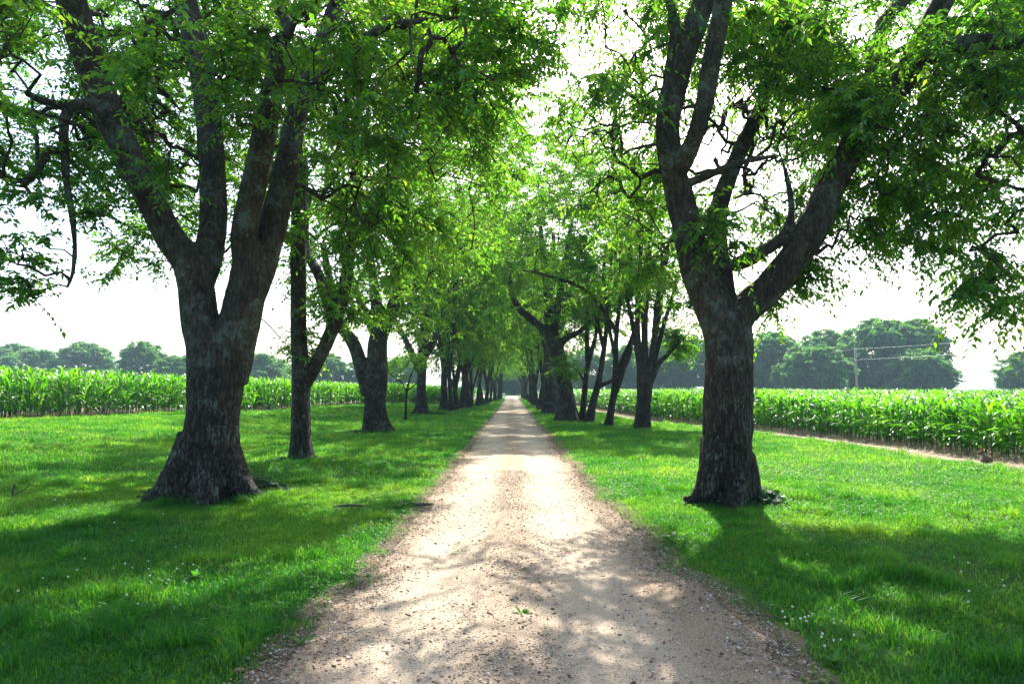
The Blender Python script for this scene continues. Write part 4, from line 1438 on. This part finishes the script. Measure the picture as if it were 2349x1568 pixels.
def lumps(c, rad, rg, flat=1.0):
    """many small rounded lumps, each its own squashed shape"""
    n = len(c)
    v = np.repeat(IV[None], n, 0) * (1 + rg.normal(size=(n, 12, 1)) * .14)
    v = v * np.stack([rad * (.8 + .6 * rg.random(n)), rad * (.7 + .4 * rg.random(n)), rad * flat * (.6 + .4 * rg.random(n))], -1)[:, None, :]
    a = rg.random(n) * 6.28
    ca, sa = np.cos(a)[:, None], np.sin(a)[:, None]
    v = np.stack([v[..., 0] * ca - v[..., 1] * sa, v[..., 0] * sa + v[..., 1] * ca, v[..., 2]], -1) + c[:, None, :]
    f = (IF[None] + (np.arange(n) * 12)[:, None, None]).reshape(-1, 3)
    return v.reshape(-1, 3), f


# white clover flower heads
cl = []
for px, py, n, spx, spy in [(850, 1080, 60, 130, 30), (950, 1180, 60, 120, 50), (1850, 1430, 26, 70, 30), (1890, 1490, 14, 60, 20), (2130, 1040, 60, 150, 15), (1950, 1050, 40, 120, 20), (150, 1190, 30, 130, 40), (250, 1300, 26, 220, 80), (400, 1330, 20, 120, 60), (2200, 1350, 18, 120, 120), (1900, 1210, 30, 200, 60), (780, 1010, 40, 120, 20)]:
    for _ in range(n // 2):
        q = ground_at(px + rg.normal() * spx * .6, min(1700, py + rg.normal() * spy * .6))
        if edge_dist(q[0], q[1]) > .1 and lawn_mask(q[0], q[1]):
            cl.append(q + np.array([0, 0, .06 + .05 * rg.random()]))
cl = np.array(cl)
v_, f_ = lumps(cl, np.full(len(cl), .0085), rg, 1.2)
tag(obj('clover_flowers', mesh_from('clover_flowers', v_, [f_], rnd=np.repeat(rg.random(len(cl)), 20), mats=[M['flower']])), 'small white clover heads dotted over the lawn', 'clover flowers', kind='stuff')

# pebbles on the road
n = 48000
y = 2.8 + 11.5 * rg.random(n * 3) ** 1.5
x = (rg.random(n * 3) * 2 - 1) * 1.85
ed = np.minimum(half_r(y) - x, x + half_l(y))
pr = 0.16 + 0.75 * np.exp(-((x - .05) / .28) ** 2) + 0.95 * np.exp(-((ed - .02) / .22) ** 2)
pr = pr * (0.35 + 1.3 * sstep((fbm(x * 2, y * 1.2, 0, 95, 3) - .35) / .3))
k = (ed > -.28) & (rg.random(n * 3) < pr)
x, y, ed = x[k][:n], y[k][:n], ed[k][:n]
n = len(x)
rad = .0028 + .0032 * rg.random(n) + .010 * rg.random(n) ** 11
z = g(x, y) + .010 + np.where(ed > 0, road_relief(x, y), 0) + rad * .12
v_, f_ = lumps(np.stack([x, y, z], -1), rad, rg, .75)
tag(obj('gravel', mesh_from('gravel', v_, [f_], rnd=np.repeat(rg.random(n), 20), smooth=True, mats=[M['pebble']])), 'loose brown and grey pebbles scattered over the lane', 'gravel', kind='stuff')

# leaf litter and twigs bits along the road edge
n = 5000
y = 2.8 + 22 * rg.random(n) ** 1.4
sd = rg.random(n) < .6
ed = rg.normal(size=n) * .16
x = np.where(sd, half_r(y) + ed + .05, -half_l(y) - ed)
k = rg.random(n) < .2
x = np.where(k, (rg.random(n) * 2 - 1) * 1.3, x)
c = np.stack([x, y, g(x, y) + .028], -1)
a = rg.random(n) * 6.28
ln = .008 + .028 * rg.random(n) ** 2
wd = np.where(rg.random(n) < .5, .12, .5) * ln
dv = np.stack([np.cos(a) * ln, np.sin(a) * ln, rg.normal(size=n) * .006], -1)
sv = np.stack([-np.sin(a) * wd, np.cos(a) * wd, rg.normal(size=n) * .006], -1)
v_ = np.stack([c - dv, c + sv * .7, c + dv, c - sv * .7], 1).reshape(-1, 3)
tag(obj('leaf_litter', mesh_from('leaf_litter', v_, [np.arange(n)[:, None] * 4 + np.arange(4)], rnd=rg.random(n), mats=[M['litter']])), 'dry brown leaf bits along the edges of the lane', 'leaf litter', kind='stuff')

# straw along the right field edge
n = 22000
y = 9 + 60 * rg.random(n) ** 1.6
off = rg.normal(size=n) * .35 - .1 + np.where(rg.random(n) < .4, .8 * rg.random(n), 0)
x = redge(y) + off
c = np.stack([x, y, g(x, y) + .02 + .09 * rg.random(n) ** 2 * (off > -.1)], -1)
a = rg.random(n) * 6.28
ln = .05 + .15 * rg.random(n)
dv = np.stack([np.cos(a) * ln, np.sin(a) * ln, rg.normal(size=n) * .05], -1)
sv = np.stack([-np.sin(a), np.cos(a), rg.normal(size=n) * .3], -1) * .006
v_ = np.stack([c - dv - sv, c - dv + sv, c + dv + sv * .4, c + dv - sv * .4], 1).reshape(-1, 3)
tag(obj('straw', mesh_from('straw', v_, [np.arange(n)[:, None] * 4 + np.arange(4)], rnd=rg.random(n), mats=[M['straw']])), 'pale dry straw strewn along the edge of the right cornfield', 'straw', kind='stuff')


# ------------------------------------------------------------------ ivy and weeds round the trunks
def ivy_patch(name, label, cx, cy_, spots, n, rg, size=.07):
    """broad leaves on short stems; spots: (dx, dy, r, height)"""
    P = []
    for dx, dy, r, hh in spots:
        m = int(n * r * r / sum(s_[2] ** 2 for s_ in spots)) + 10
        a = rg.random(m) * 6.28
        q = np.sqrt(rg.random(m)) * r
        X_, Y_ = cx + dx + np.cos(a) * q, cy_ + dy + np.sin(a) * q
        P.append(np.stack([X_, Y_, g(X_, Y_) + .03 + hh * rg.random(m) * (1 - .7 * q / r)], -1))
    P = np.vstack(P)
    o0 = np.array([cx, cy_, float(g(cx, cy_))])
    P = P - o0
    m = len(P)
    a = rg.random(m) * 6.28
    ld_ = unit(np.stack([np.cos(a), np.sin(a), -.3 + .35 * rg.normal(size=m)], -1))
    nn = unit(np.array([0, -.25, 1.0]) + rg.normal(size=(m, 3)) * .4)
    wv = unit(np.cross(ld_, nn))
    s = (size * (.6 + .7 * rg.random(m)))[:, None]
    v = np.stack([P, P + ld_ * s * .3 + wv * s * .45, P + ld_ * s * .75 + wv * s * .3, P + ld_ * s * 1.05, P + ld_ * s * .75 - wv * s * .3, P + ld_ * s * .3 - wv * s * .45], 1).reshape(-1, 3)
    f = np.arange(m)[:, None] * 6 + np.arange(6)
    stv = np.stack([P + np.array([.004, 0, 0]), P - np.array([.004, 0, 0]), P * np.array([1, 1, 0]) + np.array([0, 0, -.05])], 1).reshape(-1, 3)
    root = thing(name, label, 'ivy', o0)
    obj('leaves', mesh_from(name, v, [f], rnd=rg.random(m), mats=[M['ivy']]), root)
    obj('stems', mesh_from(name + '_stems', stv, [np.arange(m)[:, None] * 3 + np.arange(3)], mats=[M['stem']]), root)


rg = np.random.default_rng(9)
q = ground_at(590, 1128)
ivy_patch('ivy_patch', 'dark glossy creeper spilling right from the foot of the four-stemmed tree', q[0], q[1], [(0, 0, .36, .34), (.25, -.05, .3, .22), (-.2, -.3, .25, .2), (-.7, -.55, .28, .2), (-1.3, -.45, .35, .22)], 760, rg, .085)
q = ground_at(1722, 1152)
ivy_patch('ivy_patch', 'dark glossy creeper at the foot of the furrowed tree on the right', q[0], q[1], [(0, -.05, .3, .32), (.22, -.1, .25, .22), (-.2, -.25, .2, .2)], 520, rg, .085)
q = ground_at(980, 950)
ivy_patch('ivy_patch', 'weedy green clump round the pale flaring fourth trunk on the left', q[0], q[1], [(0, 0, .7, .3), (.8, -.2, .6, .25), (-.8, -.1, .5, .2)], 500, rg, .12)
q = ground_at(690, 1052)
ivy_patch('ivy_patch', 'low dark weeds round the foot of the slim straight tree', q[0], q[1], [(-.2, -.1, .32, .08), (.2, -.1, .32, .08)], 260, rg, .06)
q = ground_at(860, 990)
ivy_patch('ivy_patch', 'low dark weeds round the foot of the split trunk', q[0], q[1], [(-.4, -.2, .45, .1), (.4, -.1, .45, .1)], 300, rg, .09)


# broad-leaved weeds at the road edge
def weed(px, py, size, leaves, label, seed, up=.5):
    r_ = np.random.default_rng(seed)
    q_ = ground_at(px, py)
    acc = Acc()
    rr = []
    for i in range(leaves):
        a = i * 2.4 + r_.normal() * .3
        Ll = size * (.6 + .6 * r_.random())
        s = np.linspace(0, 1, 6)
        el = math.radians(25 + 50 * up * r_.random()) - s * 1.0
        rad = np.concatenate([[0], np.cumsum(np.cos(el[:-1]) * Ll / 5)])
        zz = np.concatenate([[0], np.cumsum(np.sin(el[:-1]) * Ll / 5)])
        wv = Ll * .16 * np.sin(np.pi * np.clip(s * .85 + .12, 0, 1))
        ca, sa = math.cos(a), math.sin(a)
        mid = np.stack([ca * rad, sa * rad, zz], -1)
        sd_ = np.array([-sa, ca, 0])
        up_ = np.array([0, 0, 1.0])
        rows = np.stack([mid + sd_ * wv[:, None] + up_ * wv[:, None] * .3, mid, mid - sd_ * wv[:, None] + up_ * wv[:, None] * .3], 1)
        f = grid_faces(3, 6)
        acc.add(rows.reshape(-1, 3), f)
        rr.append(np.full(len(f), r_.random()))
    v, Q, _ = acc.get()
    o_ = obj('weed', mesh_from('weed', v, [Q], rnd=np.concatenate(rr), smooth=True, mats=[M['weed']]), None, q_ + np.array([0, 0, .01]))
    tag(o_, label, 'weed', 'broad-leaved weeds along the lane')


weed(1195, 1412, .10, 5, 'small green sprig alone in the middle of the lane', 1, .9)
weed(920, 1165, .22, 9, 'broad-leaved weed by the sticks on the left road edge', 2)
weed(885, 1195, .14, 5, 'single pale-leaved weed on the left verge behind the road edge', 3)
weed(1540, 1245, .18, 8, 'dark leafy weed on the right road edge opposite the furrowed tree', 4)
weed(1915, 1530, .10, 9, 'upright dock-like weed at the bottom right of the gravel edge', 5, 1.2)
weed(660, 1420, .16, 8, 'flat rosette weed near the left gravel edge in front', 6, .2)
weed(690, 1480, .12, 6, 'small weed at the lower left corner of the gravel', 7)
weed(1750, 1395, .10, 6, 'small weed in the gravel shoulder on the right', 8)
weed(1200, 1312, .05, 4, 'tiny sprout on the stony middle ridge of the lane', 9, .9)
weed(450, 1330, .17, 8, 'pale broad-leaved weed in the bright grass patch on the left lawn', 10, .8)
weed(2230, 1080, .3, 9, 'pale rosette in the grass in front of the rabbit', 11, .3)


# sticks
def stick(paths, label, name='fallen_branch', kids=True):
    base = paths[0][0][:3].copy()
    acc = Acc()
    for P in paths:
        P = catmull(np.asarray(P), .05)
        acc.add(*tube(P[:, :3] - base, P[:, 3], 8))
    v, Q, T = acc.get()
    v = v + (fbm(v[:, 0] * 30, v[:, 1] * 30, v[:, 2] * 30, 3, 2)[:, None] - .5) * .006
    tag(obj(name, mesh_from(name, v, [Q, T], smooth=True, mats=[M['twig']]), None, base), label, 'branch')


q = ground_at(28, 1138)
k = q[1] / F
stick([np.array([[q[0], q[1], q[2] + .02, .016], [q[0] + .02, q[1], q[2] + .16, .017], [q[0] + .03, q[1], q[2] + 27 * k, .018]]),
       np.array([[q[0] + .02, q[1], q[2] + .02, .012], [q[0] + 20 * k, q[1] - .1, q[2] + 9 * k, .011], [q[0] + 40 * k, q[1] - .1, q[2] + 19 * k, .01], [q[0] + 51 * k, q[1] - .1, q[2] + 32 * k, .007]])],
      'forked dead branch sticking up from the lawn at the left edge')
q = ground_at(952, 1161)
stick([np.array([[q[0], q[1], q[2] + .03, .02], [q[0] + .1, q[1] - .03, q[2] + .035, .024], [q[0] + .24, q[1] - .02, q[2] + .035, .02]]),
       np.array([[q[0] - .18, q[1] + .12, q[2] + .03, .012], [q[0] - .05, q[1] + .05, q[2] + .04, .012], [q[0] + .12, q[1] - .06, q[2] + .03, .01]])],
      'short dead stick lying on the left edge of the gravel', 'stick')
q = ground_at(765, 1170)
stick([np.array([[q[0], q[1], q[2] + .05, .015], [q[0] + .2, q[1], q[2] + .07, .018], [q[0] + .42, q[1] + .05, q[2] + .06, .014]])],
      'grey stick lying in the grass left of the lane', 'stick')
q = ground_at(1690, 1415)
stick([np.array([[q[0], q[1], q[2] + .03, .006], [q[0] + .15, q[1] - .05, q[2] + .035, .006], [q[0] + .3, q[1] - .12, q[2] + .03, .004]])],
      'thin twig lying on the right gravel shoulder', 'stick')

# moss on the left foot of the right tree
# ------------------------------------------------------------------ rabbit
q = ground_at(2262, 1062)
s = q[1] / F * .97      # size of one picture unit there
acc = Acc()


def blob(c, r):
    v = IV
    # finer ball
    th = np.linspace(0, np.pi, 10)
    ph = np.linspace(0, 2 * np.pi, 16, endpoint=False)
    vv = np.array([[math.sin(a) * math.cos(b_), math.sin(a) * math.sin(b_), math.cos(a)] for a in th[1:-1] for b_ in ph] + [[0, 0, 1], [0, 0, -1]])
    nq = []
    for i in range(len(th) - 3):
        for j in range(16):
            nq.append([i * 16 + j, (i + 1) * 16 + j, (i + 1) * 16 + (j + 1) % 16, i * 16 + (j + 1) % 16])
    tt = []
    nb = (len(th) - 2) * 16
    for j in range(16):
        tt.append([nb, j, (j + 1) % 16])
        tt.append([nb + 1, (len(th) - 3) * 16 + (j + 1) % 16, (len(th) - 3) * 16 + j])
    acc.add(vv * np.array(r) + np.array(c), np.array(nq), np.array(tt))


# sitting up, facing left; x along the body
blob((8 * s, 0, 8 * s), (9 * s, 8 * s, 8.5 * s))        # rump
blob((0, 0, 11 * s), (8.5 * s, 6.5 * s, 8 * s))         # ribs
blob((-7 * s, 0, 16 * s), (5.5 * s, 5 * s, 8 * s))       # shoulders and chest
blob((-10 * s, 0, 21.5 * s), (4.2 * s, 3.6 * s, 5 * s))  # neck
blob((-13 * s, 0, 26 * s), (5.0 * s, 3.9 * s, 4.3 * s))  # head
blob((-17 * s, 0, 25 * s), (3.2 * s, 2.7 * s, 2.8 * s))  # muzzle
for sy in (-1, 1):
    v, Qq, Tt = tube(np.array([[-8 * s, sy * 2.6 * s, 13 * s], [-9 * s, sy * 2.6 * s, 6 * s], [-10 * s, sy * 2.6 * s, 1.2 * s], [-13 * s, sy * 2.6 * s, .9 * s]]), np.array([2.6, 2, 1.5, 1.3]) * s, 10)
    acc.add(v, Qq, Tt)
    blob((7 * s, sy * 6 * s, 6 * s), (6.5 * s, 3 * s, 6.0 * s))      # thigh
    v, Qq, Tt = tube(np.array([[9 * s, sy * 6.5 * s, 1.5 * s], [2 * s, sy * 6.8 * s, 1.2 * s], [-3 * s, sy * 6.8 * s, 1.0 * s]]), np.array([2, 1.7, 1.2]) * s, 10)
    acc.add(v, Qq, Tt)
co, no, qd = fuse(*acc.get(), .008, 4)
rab = thing('rabbit', 'brown wild rabbit sitting up at the edge of the right cornfield', 'rabbit', q - np.array([0, 0, .0]), .15)
obj('body', mesh_from('rabbit_body', co, [qd], smooth=True, mats=[M['fur']]), rab)
for sy in (-1, 1):
    P = np.array([[-11 * s, sy * 1.8 * s, 29 * s], [-9.6 * s, sy * 2.6 * s, 32.5 * s], [-7.6 * s, sy * 3.2 * s, 36 * s], [-5.8 * s, sy * 3.4 * s, 38.5 * s]])
    P = catmull(np.c_[P, np.array([1.0, 2.1, 2.0, .5]) * s], .006)
    T3 = unit(np.gradient(P[:, :3], axis=0))
    sd_ = unit(np.cross(T3, np.array([0.5, 1.0 * sy, 0])))
    w_ = P[:, 3:4]
    thick = np.array([0, 1.0, 0]) * .003
    rows = np.stack([P[:, :3] + sd_ * w_, P[:, :3] + thick, P[:, :3] - sd_ * w_, P[:, :3] - thick], 1)
    m_ = len(P)
    i_ = np.arange(m_ * 4).reshape(m_, 4)
    Fq = np.stack([i_[:-1], np.roll(i_, -1, 1)[:-1], np.roll(i_, -1, 1)[1:], i_[1:]], -1).reshape(-1, 4)
    obj('ear', mesh_from('rabbit_ear', rows.reshape(-1, 3), [Fq], rnd=np.full(len(Fq), .5), smooth=True, mats=[M['ear']]), rab)
    acc = Acc()
    blob((-15 * s, sy * 3.4 * s, 27 * s), (.9 * s, .6 * s, .9 * s))
    v, Qq, Tt = acc.get()
    obj('eye', mesh_from('rabbit_eye', v, [Qq, Tt], smooth=True, mats=[M['eye']]), rab)
acc = Acc()
blob((17.5 * s, 0, 7 * s), (3 * s, 2.8 * s, 3 * s))
v, Qq, Tt = acc.get()
obj('tail', mesh_from('rabbit_tail', v, [Qq, Tt], smooth=True, mats=[M['fur_pale']]), rab)
acc = Acc()
blob((-10.5 * s, 0, 15.5 * s), (3.6 * s, 3.4 * s, 6.5 * s))
v, Qq, Tt = acc.get()
obj('chest', mesh_from('rabbit_chest', v, [Qq, Tt], smooth=True, mats=[M['fur_pale']]), rab)

# ------------------------------------------------------------------ utility line
poles = [(64.0, 33.0), (63.0, 125.0), (59.5, 217.0), (57.0, 309.0)]
PH = [9.0, 9.0, 9.0, 9.0]
plab = ['', 'wooden utility pole rising from the right corn, nearest of the row', 'thin wooden utility pole beside the small red gable', 'faint distant utility pole between the slender trunks']
hooks = []
for i, (x, y) in enumerate(poles):
    z0 = float(g(x, y))
    hooks.append([np.array([x, y, z0 + PH[i] + .1]), np.array([x - .25, y, z0 + PH[i] - 1.9])])
    if i == 0:
        continue
    t = thing('utility_pole', plab[i], 'utility pole', (x, y, z0), 0, 'utility poles')
    v, Q, T = tube(np.array([[0, 0, -.1], [0, 0, 4.5], [0, 0, PH[i]]]), np.array([.23, .21, .18]), 12)
    obj('shaft', mesh_from('pole_shaft', v, [Q, T], smooth=True, mats=[M['pole_wood']]), t)
    a = Acc()
    a.add(*tube(np.array([[0, 0, PH[i]], [0, 0, PH[i] + .12], [0, 0, PH[i] + .2]]), np.array([.05, .07, .03]), 8))
    a.add(*tube(np.array([[-.1, 0, PH[i] - 1.9], [-.25, 0, PH[i] - 1.9]]), np.array([.05, .05]), 8))
    v, Q, T = a.get()
    obj('insulator', mesh_from('pole_insulator', v, [Q, T], smooth=True, mats=[M['white_trim']]), t)
for k in (0, 1):
    acc = Acc()
    for i in range(len(poles) - 1):
        A_, B_ = hooks[i][k], hooks[i + 1][k]
        tt = np.linspace(0, 1, 24)
        P = A_ + (B_ - A_) * tt[:, None]
        P[:, 2] -= (.9 if k == 0 else .5) * 4 * tt * (1 - tt)
        acc.add(*tube(P, np.full(24, .014), 5))
    v, Q, T = acc.get()
    tag(obj('power_line', mesh_from('power_line', v, [Q, T], smooth=True, mats=[M['wire']])), ['upper power line strung between the pole tops', 'lower power line strung beneath the pole tops'][k], 'power line')


# ------------------------------------------------------------------ red shed and red-roofed building beyond the corn
def box_mesh(x0, x1, y0, y1, z0, z1):
    v = np.array([[x, y, z] for z in (z0, z1) for y in (y0, y1) for x in (x0, x1)], float)
    f = np.array([[0, 2, 3, 1], [4, 5, 7, 6], [0, 1, 5, 4], [2, 6, 7, 3], [0, 4, 6, 2], [1, 3, 7, 5]])
    return v, f


def shed(px, py_apex, d, wdt, dep, hwall, hroof, rz, label, roofmat):
    p = at(px, py_apex, d)
    z0 = p[2] - hwall - hroof
    t = thing('shed', label, 'shed', (p[0], p[1], z0), rz)
    hw = wdt / 2
    v = np.array([[-hw, 0, 0], [hw, 0, 0], [hw, 0, hwall], [0, 0, hwall + hroof], [-hw, 0, hwall], [-hw, dep, 0], [hw, dep, 0], [hw, dep, hwall], [0, dep, hwall + hroof], [-hw, dep, hwall]])
    f5 = np.array([[0, 1, 2, 3, 4], [9, 8, 7, 6, 5]])
    f4 = np.array([[1, 6, 7, 2], [0, 4, 9, 5]])
    obj('wall', mesh_from('shed_wall', v, [f4, f5], mats=[M['red_board']]), t)
    a = Acc()
    tr = Acc()
    for sx in (-1, 1):
        e0 = np.array([sx * (hw + .3), 0, hwall - .3 * hroof / hw + .02])
        ap = np.array([0, 0, hwall + hroof + .02])
        for acc_, y0, y1, th in ((a, -.25, dep + .25, .09), (tr, -.33, -.255, .24)):
            up_ = np.array([0, 0, th if acc_ is a else 0.03])
            dn = np.array([0, 0, 0 if acc_ is a else -th])
            vv = np.array([e0 + [0, y0, 0] + dn, ap + [0, y0, 0] + dn, ap + [0, y1, 0] + dn, e0 + [0, y1, 0] + dn, e0 + [0, y0, 0] + up_, ap + [0, y0, 0] + up_, ap + [0, y1, 0] + up_, e0 + [0, y1, 0] + up_])
            acc_.add(vv, np.array([[0, 3, 2, 1], [4, 5, 6, 7], [0, 1, 5, 4], [1, 2, 6, 5], [2, 3, 7, 6], [3, 0, 4, 7]]))
    for acc_, nm, mm in ((a, 'roof', roofmat), (tr, 'trim', M['white_trim'])):
        v, Q, _ = acc_.get()
        obj(nm, mesh_from('shed_' + nm, v, [Q], mats=[mm]), t)
    vv, ff = box_mesh(-.5, .5, -.05, -.005, 0, 2.0)
    obj('door', mesh_from('shed_door', vv, [ff], mats=[M['white_trim']]), t)


shed(1597, 887.5, 128, 3.2, 5, 1.1, 1.6, -.5, 'small red shed with white gable trim peeking over the corn', M['gray_roof'])
shed(1752, 900, 120, 4.0, 6, 1.0, .9, 1.2, 'low red-roofed shed mostly hidden behind the corn by the furrowed tree', M['red_roof'])

# ------------------------------------------------------------------ haze in the air
vv, ff = box_mesh(-1520, 1520, -310, 1920, -3, 48)
me = mesh_from('haze', vv, [ff])
m, t, out = new_mat('haze')
vol = N(t, 'ShaderNodeVolumePrincipled')
vol.inputs['Color'].default_value = (0.55, 0.82, 0.95, 1)
vol.inputs['Density'].default_value = 0.0005
vol.inputs['Anisotropy'].default_value = 0.0
t.links.new(vol.outputs[0], out.inputs['Volume'])
me.materials.append(m)
hz = obj('haze', me)
hz['kind'] = 'stuff'
